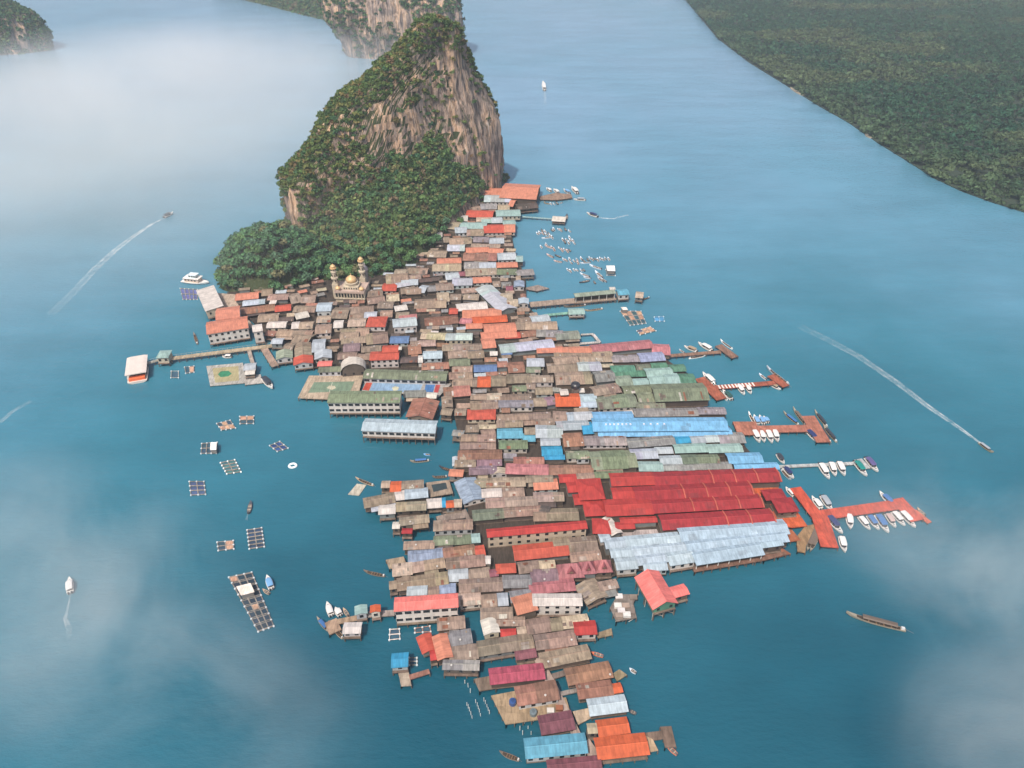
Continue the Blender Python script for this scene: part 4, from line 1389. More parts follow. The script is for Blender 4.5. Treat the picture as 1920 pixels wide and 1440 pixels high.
def mound(name, cx, cy, nx, ny, x0, y0, step, hf):
    V = []; F = []
    for j in range(ny):
        for i in range(nx):
            x = x0 + i * step; y = y0 + j * step; z = hf(x, y)
            V.append((x, y, z))
    for j in range(ny - 1):
        for i in range(nx - 1):
            q = (j * nx + i, j * nx + i + 1, (j + 1) * nx + i + 1, (j + 1) * nx + i)
            if max(V[k][2] for k in q) > -1.5: F.append(q)
    return V, F

# the wooded slope of fallen rock in front of the cliff
BASEU = [(-30, 28), (0, 62), (23, 73), (45, 75), (70, 69), (86, 60), (115, 46), (142, 32), (170, 16), (200, 4)]
TALU = [(-20, 4), (0, 6), (14, 12), (34, 36), (60, 54), (90, 58), (117, 62), (138, 46), (158, 27), (175, 11), (195, 2)]
def talus(x, y):
    r = Vector((x, y)) - main.A; u = r.dot(main.e); n_ = r.dot(main.n)
    nb = interp(BASEU, u) + 4 * fbm(x * .05, y * .05, 3, 3)
    ht = interp(TALU, u)
    if u < -28 or u > 200 or n_ < -6: return -4
    t = (nb - n_) / max(6, nb - 8)
    z = ht * max(-0.3, min(1.1, t)) ** 0.9 if t > 0 else -3 * min(1, -t * 8)
    return z + 2.2 * fbm(x * .07, y * .07, 1, 3) * min(1, max(0, t * 4))
tv, tf = mound('t', 0, 0, 110, 110, -190, 372, 2.0, talus)
HEADC = ground(506, 520); HEADC.y += 12
def headland(x, y):
    dx = (x - HEADC.x) / 33; dy = (y - HEADC.y + 3) / 33
    r = math.sqrt(dx * dx + dy * dy)
    return 21 * (1 - r ** 2.2) + 2.5 * fbm(x * .06, y * .06, 5, 3) if r < 1.25 else -4
hv, hf_ = mound('h', 0, 0, 60, 50, HEADC.x - 60, HEADC.y - 50, 2.0, headland)
allv = list(main.verts); allf = list(main.faces)
for vv, ff in ((tv, tf), (hv, hf_)):
    k = len(allv); allv += vv; allf += [tuple(k + i for i in f) for f in ff]
hill = MB(); hill.v = allv; hill.f = allf
tag(hill.build('rocky_hill', 'rock', smooth=True), kind='structure')

def bare(u, nn, p):
    """how much of the cliff carries plants: ledges and the rim do, the steep face hardly"""
    uu, n_, z = u
    s = fbm(p.x * .05, p.y * .05, p.z * .02 + 4, 3)
    rim = max(interp([(0, 43), (36, 80), (66, 91), (100, 104), (116, 119), (142, 119), (166, 98), (184, 59), (187, 30)], uu) - z, 0)
    if rim < (16 if uu > 60 else 11): return 1.0 if nn.z > .3 else .85
    if uu > 64 and n_ > -16:
        if nn.z > 0.75: return .5
        return 0.24 if s > 0.16 else 0.025
    if nn.z > 0.55: return 1.0
    if nn.z > 0.34: return 0.75
    if uu < 15 and z < 36 and n_ > -14: return 0.12 if s > 0.1 else 0.02
    if uu < 64: return 0.74 if s > -0.3 else 0.06
    if uu > 172: return 0.5 if s > -0.1 else 0.08
    return 0.3 if s > 0.1 else 0.05
P1 = main.scatter(0.155, bare)
# talus and headland slope crowns
def mound_spots(V, F, per, cond):
    P = []
    for f in F:
        q = [Vector(V[k]) for k in f]
        c = (q[0] + q[2]) / 2
        if c.z < 0.3: continue
        ar = (q[2] - q[0]).cross(q[3] - q[1]).length / 2
        k = min(ar, 9) * per
        k = int(k) + (rng.random() < k - int(k))
        for _ in range(k):
            p = q[0].lerp(q[1], rng.random()).lerp(q[3].lerp(q[2], rng.random()), rng.random())
            if cond(p): P.append((p.x, p.y, p.z))
    return np.array(P).reshape(-1, 3)
P2 = mound_spots(tv, tf, 0.115, lambda p: p.z > 9)
r1 = nrng.uniform(1.4, 3.3, len(P1)); r2 = nrng.uniform(2.2, 4.6, len(P2))
g1 = green(len(P1)) * np.array([1.30, 1.12, 1.0]); g2 = green(len(P2)) * 1.15
P3 = np.concatenate([mound_spots(hv, hf_, 0.10, lambda p: True), mound_spots(tv, tf, 0.09, lambda p: 0.3 < p.z <= 9)])
P3 = np.array([p for p in P3 if not any(inside(h, Vector((p[0], p[1], 0)), 1.5) for h in HOUSES)]); r3 = nrng.uniform(1.2, 2.6, len(P3)); g3 = green(len(P3)) * .9
veg = foliage('hillside_scrub', np.concatenate([P1, P2, P3]), np.concatenate([r1, r2, r3]), np.concatenate([g1, g2, g3]), CROWN)
tag(veg, kind='stuff')

# ------------------------------------------------------------------ trees that stand apart at the foot of the rock and on the headland
def tree_proto(seed, tint):
    g = random.Random(seed)
    t = empty('tree', (0, 0, 0))
    tb = MB().tube((0, 0, -1.0), (0.15, 0.1, 2.6), 0.32, 0.2)
    for k in range(4):
        a = k * 1.57 + g.random(); tb.tube((0.15, 0.1, 2.2 + .2 * k), (1.5 * math.cos(a), 1.5 * math.sin(a), 4.0 + .3 * k), 0.14, 0.05)
    tb.build('trunk', 'bark', t)
    q = crown(190, 0.125, seed + 100, 0.95).reshape(-1, 3) * 3.4 + np.array([0, 0, 3.6])
    lf = np.random.default_rng(seed).uniform(0.7, 1.3, (len(q) // 4, 1)).repeat(4, axis=0)
    me = npmesh('crown', q, np.arange(len(q), dtype=np.int32).reshape(-1, 4), 'foliage', np.array(tint)[None, :] * lf)
    oc = bpy.data.objects.new('crown', me); C.objects.link(oc); oc.parent = t
    return t
protos = [tree_proto(k, c) for k, c in enumerate([(0.080, 0.175, 0.075), (0.105, 0.195, 0.070), (0.064, 0.150, 0.072), (0.180, 0.175, 0.085), (0.085, 0.160, 0.088)])]
for p in protos: freeze(p)
used_proto = set()
def plant(x, y, z, s, label, group):
    k = rng.choices(range(5), [4, 3, 4, 1, 2])[0]
    if k not in used_proto: t = protos[k]; used_proto.add(k)
    else: t = copy_tree(protos[k])
    t.location = (x, y, z); t.scale = (s, s, s * rng.uniform(.85, 1.1)); t.rotation_euler = (0, 0, rng.uniform(0, 6.28))
    tag(t, label, 'tree', group)
spots = mound_spots(tv, tf, 0.10, lambda p: 0.3 < p.z <= 9 and (Vector((p.x, p.y)) - main.A).dot(main.n) > 8)
rng.shuffle(sl := [tuple(p) for p in spots])
chosen = []
for p in sl:
    if all((p[0] - q[0]) ** 2 + (p[1] - q[1]) ** 2 > 3.6 ** 2 for q in chosen) and not any(inside(h, Vector((p[0], p[1], 0)), 1.0) for h in HOUSES): chosen.append(p)
for p in chosen[:120]: plant(*p[:2], p[2] - .3, rng.uniform(.8, 1.3), 'leafy green tree at the foot of the cliff, above the village roofs', 'trees along the foot of the cliff')
for (px_, py_) in ((936, 338), (943, 333), (928, 343), (938, 327), (922, 349)):
    g = ground(px_, py_, .5); plant(g.x - 2, g.y + 2, .2, rng.uniform(1.0, 1.4), 'dark bushy tree on the waterline at the right foot of the cliff', 'trees at the right foot of the cliff')
hs = mound_spots(hv, hf_, 0.12, lambda p: p.z > 0.3)
rng.shuffle(sl := [tuple(p) for p in hs]); chosen = []
for p in sl:
    if all((p[0] - q[0]) ** 2 + (p[1] - q[1]) ** 2 > 3.5 ** 2 for q in chosen) and not any(inside(h, Vector((p[0], p[1], 0)), 1.0) for h in HOUSES): chosen.append(p)
for p in chosen[:170]: plant(*p[:2], p[2] - .3, rng.uniform(.95, 1.5), 'bushy dark green tree on the low headland left of the cliff', 'trees on the low headland')
for p in protos:
    if p['label'] is None if 'label' in p else True:
        for ch in list(CHILD.get(p.name, [])): bpy.data.objects.remove(ch)
        bpy.data.objects.remove(p)

# ------------------------------------------------------------------ islets behind
far = Tower((-250, 1030), (-70, 1020),
    uL=[(0, 36), (40, 14), (75, 12), (110, 20), (140, 50)], uR=[(0, 178), (30, 184), (60, 180), (90, 172), (120, 150), (140, 110)],
    nF=[(0, 26), (50, 30), (90, 22), (140, 6)], nB=[(0, 60), (80, 50), (140, 10)], top=140, zs=[0, 4, 8, 13, 18, 24, 30, 37, 44, 51, 58, 66, 74, 82, 90, 98, 106, 114, 122, 130, 136, 140], K=140, amp=1.3, seed=11)
lowv, lowf = mound('l', 0, 0, 72, 96, -600, 1020, 7.0, lambda x, y: 30 * (1 - ((((x + 286) * 1.12 + (y - 1272)) / 1.5 - 62) / 62) ** 2) + 3 * fbm(x * .03, y * .03, 2, 3) if -600 < x < -130 else -4)
isl = MB(); isl.v = list(far.verts); isl.f = list(far.faces); k = len(isl.v); isl.v += lowv; isl.f += [tuple(k + i for i in f) for f in lowf]
tag(isl.build('rocky_islet', 'rock'), kind='structure')
def bare2(u, nn, p):
    s = fbm(p.x * .04, p.y * .04, p.z * .012 + 7, 3)
    if nn.z > 0.4: return 1
    return 0.5 if s > 0.02 else 0.06
Q1 = far.scatter(0.07, bare2); Q2 = mound_spots(lowv, lowf, 0.22, lambda p: True)
left = Tower((-830, 1010), (-640, 1060),
    uL=[(0, 0), (100, 10)], uR=[(0, 214), (20, 216), (45, 200), (70, 172), (100, 130)], nF=[(0, 30), (40, 24), (100, 10)], nB=[(0, 60), (100, 15)],
    top=100, zs=[0, 5, 10, 16, 22, 29, 36, 44, 52, 60, 68, 76, 84, 92, 100], K=120, amp=1.4, seed=21)
il = MB(); il.v = left.verts; il.f = left.faces
tag(il.build('rocky_islet', 'rock'), kind='structure')
Q3 = left.scatter(0.13, lambda u, nn, p: 1 if nn.z > .4 else (0.75 if fbm(p.x * .03, p.y * .03, p.z * .02, 3) > -0.3 else .08))
PP = np.concatenate([Q1, Q2, Q3]); far_g = green(len(PP)) * np.array([0.95, 1.0, 1.05])
tag(foliage('islet_scrub', PP, nrng.uniform(2.4, 5.0, len(PP)), far_g, CROWNS), kind='stuff')

# ------------------------------------------------------------------ mangrove shore on the right
SHORE = [(1262, -12), (1285, 0), (1345, 72), (1405, 118), (1470, 158), (1530, 196), (1590, 230), (1645, 268), (1700, 302), (1750, 334), (1800, 358), (1860, 380), (1925, 400), (2020, 436)]
SW = [ground(x, y) for x, y in SHORE]
poly = [(p.x, p.y) for p in SW[::-1]] + [(SW[0].x + 20, SW[0].y + 250), (1500, 2000), (1500, SW[-1].y - 60)]
tag(MB().prism(poly, -1.0, 0.7).build('mangrove_ground', 'mud'), kind='structure')
PA = np.array(poly)
def inpoly(x, y):
    c = np.zeros(len(x), bool); n = len(PA)
    for i in range(n):
        a, b_ = PA[i], PA[i - 1]
        cr = (a[1] > y) != (b_[1] > y)
        c ^= cr & (x < (b_[0] - a[0]) * (y - a[1]) / (b_[1] - a[1] + 1e-9) + a[0])
    return c
xs = nrng.uniform(250, 1250, 44000); ys = nrng.uniform(430, 1720, 44000)
# the outermost row stands right on the waterline
ex = []
for a, b_ in zip(SW, SW[1:]):
    for k in range(int((b_ - a).length / 3.2)): p = a.lerp(b_, rng.random()); ex.append((p.x + rng.uniform(.5, 7), p.y + rng.uniform(0, 3)))
xs = np.concatenate([xs, [e[0] for e in ex]]); ys = np.concatenate([ys, [e[1] for e in ex]])
ok = inpoly(xs, ys); vis = (xs - 20) < ys * 0.72 + 60; ok |= np.arange(len(xs)) >= 44000; ok &= vis
xs, ys = xs[ok], ys[ok]
lf = np.array([fbm(x * .006, y * .010, 1.5, 3) for x, y in zip(xs, ys)])
shd = np.min(np.stack([np.hypot(xs - p.x, ys - p.y) for a, b_ in zip(SW, SW[1:]) for p in (a, a.lerp(b_, .5))]), axis=0)
light = np.clip((lf - 0.06) * 3.2, 0, 1); edge = np.clip(1 - shd / 60, 0, 1)
tint = green(len(xs)); dark = np.array([0.018, 0.066, 0.042]); pale = np.array([0.096, 0.118, 0.060])
tint = tint * np.array([.7, 1, 1.05]) * 0.28 + 0.72 * (dark[None] * (1 - light[:, None]) + pale[None] * light[:, None])
tint = tint * (1 - 0.6 * edge[:, None]) + 0.6 * edge[:, None] * np.array([0.110, 0.145, 0.068])
hz = nrng.uniform(2.0, 6.5, len(xs)) + 2.5 * lf; hz = np.where(shd < 6, hz * .5, hz)
frs = nrng.uniform(2.0, 4.4, len(xs)) * np.where(nrng.random(len(xs)) < .07, 1.55, 1.0)
tag(foliage('mangrove_forest', np.stack([xs, ys, hz], 1), frs, tint * nrng.uniform(.7, 1.2, (len(xs), 1)), CROWNS), kind='stuff')
# strips of bare sand along that shore
for (i, t0, t1) in ((4, .2, .6), (6, .6, .8)):
    a, b_ = SW[i], SW[i + 1]; p, q = a.lerp(b_, t0), a.lerp(b_, t1); nrm = Vector((-(q - p).y, (q - p).x, 0)).normalized()
    if nrm.x > 0: nrm = -nrm
    bpts = []
    for k in range(9): pp = p.lerp(q, k / 8); bpts.append((pp.x + nrm.x * (1.6 * math.sin(math.pi * k / 8) + .2), pp.y + nrm.y * (1.6 * math.sin(math.pi * k / 8) + .2)))
    bpts += [(q.x - nrm.x * 2, q.y - nrm.y * 2), (p.x - nrm.x * 2, p.y - nrm.y * 2)]
    tag(MB().prism(bpts, -0.5, 0.74).build('beach', 'sand'), kind='structure')
# ------------------------------------------------------------------ boats
def hull_secs(L, W, D, bowrise, sternw, n=9, sheer=.25):
    secs = []
    for k in range(n):
        t = k / (n - 1); x = -L / 2 + L * t
        w = W / 2 * (sternw + (1 - sternw) * min(1, t * 3)) * (1 - max(0, (t - .45) / .55) ** 2.1 * .97)
        top = D + sheer * (t - .3) ** 2 * 2 + bowrise * max(0, (t - .6) / .4) ** 2
        keel = -.35 + (D * .8 + bowrise * .8) * max(0, (t - .78) / .22) ** 1.6
        secs.append((x, w, top, keel))
    return secs
def hull(mb, secs, inset=.0):
    rows = [[(x, -w, top), (x, -w * .86, (top + keel) / 2), (x, -w * .3, keel), (x, w * .3, keel), (x, w * .86, (top + keel) / 2), (x, w, top)] for x, w, top, keel in secs]
    mb.loft(rows, True)
    return mb
def speedboat(canopy=(236, 232, 226), trim=(120, 120, 124)):
    r = empty('speedboat', (0, 0, 0)); L, W = 9.5, 2.9
    s = hull_secs(L, W, .85, .45, .86)
    hull(MB(), s).build('hull', 'paint', r, srgb(236, 230, 222, .72))
    fl = MB(); a = [(x, w * .74, top) for x, w, top, _ in s if -L / 2 + .5 < x < L * .22]
    fl.v = [(x, -w, t + .02) for x, w, t in a] + [(x, w, t + .02) for x, w, t in a]; n = len(a)
    fl.f = [(i, i + 1, n + i + 1, n + i) for i in range(n - 1)]
    fl.build('cockpit_floor', 'net', r, srgb(88, 84, 82))
    b = MB(); 
    for x in (-2.9, -1.9, -.9): b.box(x - .22, x + .22, -.95, .95, .9, 1.25)
    b.build('bench', 'paint', r, srgb(150, 140, 132))
    c = MB(); rows = []
    for x, w, z in ((-3.9, 1.18, 2.15), (-1.5, 1.25, 2.3), (.9, 1.18, 2.25), (1.6, .95, 2.12)):
        rows.append([(x, -w, z - .12), (x, -w * .5, z + .06), (x, w * .5, z + .06), (x, w, z - .12), (x, w * .98, z - .2), (x, -w * .98, z - .2)])
    c.loft(rows, True); c.f = [f[::-1] for f in c.f]
    c.build('canopy', 'paint', r, srgb(*canopy))
    for x in (-3.7, 1.1):
        for y in (-1.1, 1.1): MB().tube((x, y, .85), (x, y, 2.1), .05, .05, 4).build('canopy_post', 'paint', r, srgb(180, 180, 180))
    w_ = MB(); w_.v = [(1.5, -1.0, 1.0), (1.5, 1.0, 1.0), (1.05, .9, 1.7), (1.05, -.9, 1.7), (2.2, 0, 1.0), (1.5, 0, 1.72)]; w_.f = [(0, 4, 5, 3), (4, 1, 2, 5)]
    w_.build('windscreen', 'window', r)
    h = MB().box(2.5, 3.4, -.42, .42, 1.02, 1.14); h.build('bow_hatch', 'paint', r, srgb(*trim))
    for y in (-.6, .6): MB().box(-5.25, -4.7, y - .24, y + .24, .35, 1.45).build('outboard_motor', 'paint', r, srgb(54, 54, 58))
    return r
def longtail(canopy=(120, 116, 104), hullc=(150, 140, 122), cover=True):
    r = empty('longtail_boat', (0, 0, 0)); L, W = 16.0, 1.9
    s = hull_secs(L, W, .62, 1.3, .62, 12)
    hull(MB(), s).build('hull', 'paint', r, srgb(*hullc))
    fl = MB(); a = [(x, w * .8, top) for x, w, top, _ in s if -L / 2 + .5 < x < L * .36]
    fl.v = [(x, -w, t + .02) for x, w, t in a] + [(x, w, t + .02) for x, w, t in a]; n = len(a)
    fl.f = [(i, i + 1, n + i + 1, n + i) for i in range(n - 1)]
    fl.build('floor', 'net', r, srgb(74, 64, 56))
    if cover:
        c = MB(); rows = []
        for x in (-5.6, -2.5, .6, 3.6):
            rows.append([(x, -.86, 1.75), (x, -.45, 1.95), (x, .45, 1.95), (x, .86, 1.75), (x, .84, 1.68), (x, -.84, 1.68)])
        c.loft(rows, True); c.f = [f[::-1] for f in c.f]; c.build('canopy', 'paint', r, srgb(*canopy))
        for x in (-5.4, -1, 3.4):
            for y in (-.78, .78): MB().tube((x, y, .5), (x, y, 1.72), .045, .045, 4).build('canopy_post', 'paint', r, srgb(120, 104, 90))
    for x in (-4.2, -2.2, -.2, 1.8): MB().box(x - .16, x + .16, -.7, .7, .66, .8).build('bench', 'deck', r, srgb(150, 120, 92))
    MB().box(-7.6, -6.7, -.35, .35, .65, 1.35).build('engine', 'paint', r, srgb(206, 206, 204)); MB().tube((-7.4, 0, 1.0), (-10.2, 0, .05), .06, .05, 5).build('propeller_shaft', 'paint', r, srgb(120, 120, 120))
    return r
def skiff(hullc=(236, 232, 226), inner=(110, 104, 100)):
    r = empty('small_boat', (0, 0, 0)); L, W = 6.0, 1.7
    s = hull_secs(L, W, .55, .4, .7, 8)
    hull(MB(), s).build('hull', 'paint', r, srgb(*hullc))
    fl = MB(); a = [(x, w * .78, top) for x, w, top, _ in s if x < L * .34]
    fl.v = [(x, -w, t + .02) for x, w, t in a] + [(x, w, t + .02) for x, w, t in a]; n = len(a)
    fl.f = [(i, i + 1, n + i + 1, n + i) for i in range(n - 1)]; fl.build('floor', 'net', r, srgb(*inner))
    for x in (-1.6, .2): MB().box(x - .15, x + .15, -.62, .62, .62, .74).build('bench', 'deck', r, srgb(176, 160, 140))
    MB().box(-3.3, -2.9, -.2, .2, .3, 1.1).build('outboard_motor', 'paint', r, srgb(70, 70, 74))
    return r
PB = {'S': (speedboat(), 9.5), 'T': (longtail(), 16.0), 'D': (skiff(), 6.0), 'U': (longtail(cover=False), 16.0)}
for p, _ in PB.values(): freeze(p)
BU = set()
BOATS = []
CAN = {'w': ('white', (238, 234, 228)), 'b': ('blue', (70, 120, 178)), 'n': ('navy', (52, 62, 108)), 'g': ('teal green', (38, 140, 132)), 'v': ('violet', (104, 94, 142)), 'k': ('dark', (62, 66, 74)),
       's': ('grey', (172, 178, 184)), 't': ('tan', (176, 152, 124)), 'p': ('pinkish', (206, 176, 168)), 'l': ('light blue', (128, 178, 222)), 'o': ('orange', (206, 110, 76)), 'e': ('dark green', (50, 92, 86)), 'd': ('brown', (120, 104, 90))}
def boat(kind, bow, stern, c, place, hullc=None, label=None):
    a, b_ = ground(*bow, .4), ground(*stern, .4); d = a - b_; L = d.length
    proto, L0 = PB[kind]
    r = proto if kind not in BU else copy_tree(proto)
    BU.add(kind)
    m_ = (a + b_) / 2; r.location = (m_.x, m_.y, 0); r.rotation_euler = (0, 0, math.atan2(d.y, d.x))
    s = L / L0; q = max(.75, min(1.5, s ** .6)); r.scale = (s, q, q)
    chs = [o for o in C.objects if o.parent == r]
    for ch in chs:
        st = ch.name.split('.')[0]
        if st == 'canopy': ch.color = (*srgb(*CAN[c][1], .75), 1)
        if st == 'hull':
            hc = hullc or ({'D': CAN[c][1] if c != 'w' else (204, 212, 220), 'U': CAN[c][1]}.get(kind))
            if hc: ch.color = (*srgb(*hc), 1)
        if st == 'cockpit_floor' and c in 'kn': ch.color = (*srgb(50, 54, 70), 1)
    kindw = {'S': 'speedboat', 'T': 'covered longtail boat', 'D': 'small boat', 'U': 'open longtail boat'}[kind]
    BOATS.append([r, kindw, c, place, ((bow[0] + stern[0]) / 2, (bow[1] + stern[1]) / 2), label, kind])
    return r
def fleet(ox, oy, rows, place, k=4.8):
    for line in rows.strip().splitlines():
        t = line.split(); v = [float(x) / k for x in t[2:6]]
        boat(t[0], (ox + v[0], oy + v[1]), (ox + v[2], oy + v[3]), t[1], place, None)
# speedboats at the piers: kind, canopy colour, bow, stern
fleet(*O9, '''
U w 205 165 285 285
S l 255 188 300 270
S l 305 190 348 268
S l 342 200 385 255
T b 520 160 660 272
T d 605 125 725 275
T k 800 150 915 290
T k 835 285 945 430
T k 875 280 1000 425
S n 840 438 735 330
S w 310 438 252 330
S w 352 435 318 335
S w 422 443 375 332
S w 475 433 435 328
''', 'at the terracotta pier')
fleet(*O9, '''
S w 935 768 850 630
S w 992 742 945 620
S w 1075 738 1015 615
S g 1272 742 1165 608
S v 1372 702 1265 575
S k 530 628 470 540
S n 615 760 530 662
U s 590 775 505 675
''', 'at the pale pontoon')
fleet(*O9, '''
S w 540 838 622 918
S w 775 920 865 1032
S s 960 1058 868 918
S b 1382 878 1505 998
S n 1052 1258 920 1100
S w 1127 1218 1108 1085
S w 1302 1222 1205 1105
S b 1382 1222 1285 1095
S b 1468 1252 1360 1090
S p 1532 1202 1450 1080
S w 1615 1187 1505 1062
S w 1710 1202 1575 1058
S w 1078 1428 1038 1285
D t 1725 1020 1800 1085
T d 725 1425 825 1205
T d 755 1432 855 1210
''', 'at the red pier')
fleet(*O12, '''
S t 780 720 895 765
S w 905 690 1030 760
U w 985 800 825 825
U w 1105 665 1215 740
D s 735 745 785 775
''', 'at the T-shaped jetty')
fleet(*O12, '''
S w 945 960 1050 1060
U w 1030 1040 1165 1200
S e 1125 1115 1210 1200
S w 1325 1160 1265 1075
S w 1385 1150 1340 1075
U s 1520 910 1720 1060
D w 1455 965 1520 1015
S t 1650 1110 1555 1060
''', 'at the striped jetty')
fleet(980, 520, '''
T t 1120 265 1270 250
U k 1390 285 1520 240
U t 745 405 960 375
U d 490 360 760 332
''', 'by the long concrete pier', 6.4)
fleet(960, 330, '''
S w 410 150 470 190
S w 500 165 560 215
S l 620 165 690 215
S w 715 140 785 215
S s 740 285 880 290
U t 380 320 450 335
D w 455 320 480 345
D w 490 325 520 345
D k 520 310 555 340
D s 570 330 605 318
D k 660 465 650 525
''', 'by the jetty at the far hall', 6.4)
def small(ox, oy, k, items, place):
    for it in items.split(';'):
        t = it.split(); x, y = float(t[0]), float(t[1]); L = float(t[2]) if len(t) > 2 else 42; a = float(t[3]) if len(t) > 3 else rng.uniform(30, 70); c = t[4] if len(t) > 4 else rng.choice('wwwspkw')
        dx, dy = L / 2 * math.cos(R(a)), L / 2 * math.sin(R(a))
        boat('D', (ox + (x - dx) / k, oy + (y - dy) / k), (ox + (x + dx) / k, oy + (y + dy) / k), c, place)
small(960, 330, 6.4, '305 690;330 680;360 655;372 690;395 665;410 700;440 690;455 720;480 650;500 640;560 640;585 650;640 640;690 660;420 742 130 -8 w;480 735', 'in the farthest raft of moored boats')
small(960, 330, 6.4, '610 765;635 790;655 765;680 800;700 770;730 775;745 805;690 740', 'in the tight bunch right of the farthest boats')
small(960, 330, 6.4, '410 825;440 850 100 20 p;480 855;505 880;570 865;600 890;630 880;665 900;690 890;350 850', 'in the second row of moored boats')
small(960, 330, 6.4, '455 958 90 25 p;550 960 80 20 k;550 1025 100 10 p;620 1000;650 1010;690 1000;710 1040;745 1020;780 1005;790 1040;830 990;860 1015;880 1042 120 -5 w;910 1000;935 985;965 1000;995 995;1030 1005;1060 990;1090 1000;1120 990;1160 995', 'in the long row of moored boats')
small(960, 330, 6.4, '670 1125;700 1140;745 1125;780 1130;830 1130;860 1125;1000 1095 150 18 w;870 1190 120 20 w;900 1220 90 10 w;865 1270 120 -12 k;1040 1185 120 40 w;990 1275;1060 1240 90 35 s;1100 1250 80 35 s', 'in the nearest row of moored boats')
fleet(*O11, '''
D d 230 300 232 302
''', 'x') if False else None
fleet(380, 980, '''
S l 580 480 620 600
D t 540 600 600 640
T b 1030 860 1130 970
S w 1120 720 1160 840
S w 1195 770 1240 840
D t 1265 770 1310 840
U t 1180 950 1260 1040
U d 1450 440 1640 480
''', 'off the left front shore')
fleet(640, 860, '''
U t 130 180 290 240
T b 620 30 790 15
D l 740 -40 800 -35
U d 820 170 950 160
U k 880 75 1000 110
''', 'off the left shore by the tan deck')
fleet(880, 1140, '''
U d 270 1300 450 1370
D o 1770 1230 1870 1320
D w 1440 545 1500 585
D o 1090 400 1205 435
D k 1430 920 1500 950
''', 'off the front houses')
fleet(220, 480, '''
S w 945 910 1030 908
S k 1400 1200 1315 1105
U d 690 700 720 790
''', 'near the railed walkway')
boat('T', (1585, 1152), (1698, 1182), 'd', '', None, 'long low grey longtail boat with canopy alone in open water at right')
boat('T', (1862, 850), (1835, 830), 's', '', None, 'longtail boat speeding right with a long double wake at the right edge')
boat('S', (325, 399), (308, 408), 'k', '', None, 'white speedboat trailing a long white wake on the far left water')
boat('S', (1018, 154), (1021, 170), 'w', '', None, 'tiny white boat in the open channel right of the cliff')
boat('S', (1100, 400), (1120, 407), 'n', '', None, 'small white boat with short curved wake beside the far moored boats')
boat('S', (131, 1084), (132, 1112), 'w', '', None, 'white boat alone in the mist at the lower left with faint wake')
boat('D', (471, 940), (466, 962), 'k', '', None, 'small dark boat with one seat alone left of the tan deck houses')
for p, _ in PB.values():
    pass
# white ring buoy
g = ground(549, 874); ring = MB(); K = 20
for j in range(K):
    t = 2 * math.pi * j / K
    for i in range(6):
        u = 2 * math.pi * i / 6; q = 1.25 + .42 * math.cos(u); ring.v.append((q * math.cos(t) * 1.15, q * math.sin(t), .25 + .45 * math.sin(u)))
for j in range(K):
    for i in range(6): ring.f.append((j * 6 + i, ((j + 1) % K) * 6 + i, ((j + 1) % K) * 6 + (i + 1) % 6, j * 6 + (i + 1) % 6))
o = ring.build('ring_buoy', 'paint', None, srgb(240, 240, 238)); o.location = g; tag(o, 'white floating ring alone on the water left of the long blue hall', 'buoy')
# big white-roofed ferry at the end of the walkway
a, b_ = ground(220 + 185 / 4.8, 480 + 1150 / 4.8), ground(220 + 205 / 4.8, 480 + 960 / 4.8); d = b_ - a
fr = empty('ferry', ((a + b_) / 2), math.atan2(d.y, d.x)); tag(fr, 'white-roofed orange-hulled ferry moored at the end of the railed walkway', 'ferry')
L = d.length * .96
hull(MB(), hull_secs(L, 9.5, 1.1, .5, .9)).build('hull', 'paint', fr, srgb(206, 196, 186))
MB().box(-L * .46, -L * .3, -3.6, 3.6, .9, 2.3).build('cabin', 'paint', fr, srgb(216, 106, 66))
c = MB().extrude_x([(-4.7, 4.4), (-3, 4.75), (3, 4.75), (4.7, 4.4), (4.6, 4.25), (-4.6, 4.25)], -L * .42, L * .46); c.f = [f[::-1] for f in c.f]; c.build('canopy', 'paint', fr, srgb(236, 220, 208, .72))
for x in (-.4, -.2, 0, .2, .42):
    for y in (-4.2, 4.2): MB().tube((x * L, y, 1.0), (x * L, y, 4.3), .1, .1, 5).build('canopy_post', 'paint', fr, srgb(150, 140, 130))
MB().box(-L * .3, L * .42, -3.9, 3.9, 1.15, 1.2).build('floor', 'net', fr, srgb(70, 66, 64))
# houseboat with white roof behind the long cream hall
g = ground(220 + 710 / 4.8, 480 + 240 / 4.8); hb = empty('houseboat', g, R(-12)); tag(hb, 'white two-deck houseboat moored behind the long cream hall at far left', 'houseboat')
hull(MB(), hull_secs(17, 6, 1.0, .6, .85)).build('hull', 'paint', hb, srgb(220, 216, 210))
MB().box(-6, 3, -2.2, 2.2, 1.0, 3.4).build('cabin', 'paint', hb, srgb(200, 178, 160)); MB().box(-6.4, 3.6, -2.7, 2.7, 3.4, 3.6).build('roof', 'roofclean', hb, srgb(238, 228, 220))
MB().box(-3, 1.5, -1.6, 1.6, 3.6, 5.4).build('wheelhouse', 'paint', hb, srgb(190, 206, 206)); MB().box(-3.4, 2, -2, 2, 5.4, 5.55).build('roof', 'roofclean', hb, srgb(214, 226, 228))
for y in (-2.23, 2.21):
    for x in (-5, -3, -1, 1): MB().box(x - .5, x + .5, y, y + .02, 1.9, 2.8).build('window', 'window', hb)
for x in (-2.2, -.6, .8): MB().box(x - .45, x + .45, -1.64, -1.61, 4.2, 5.0).build('window', 'window', hb)

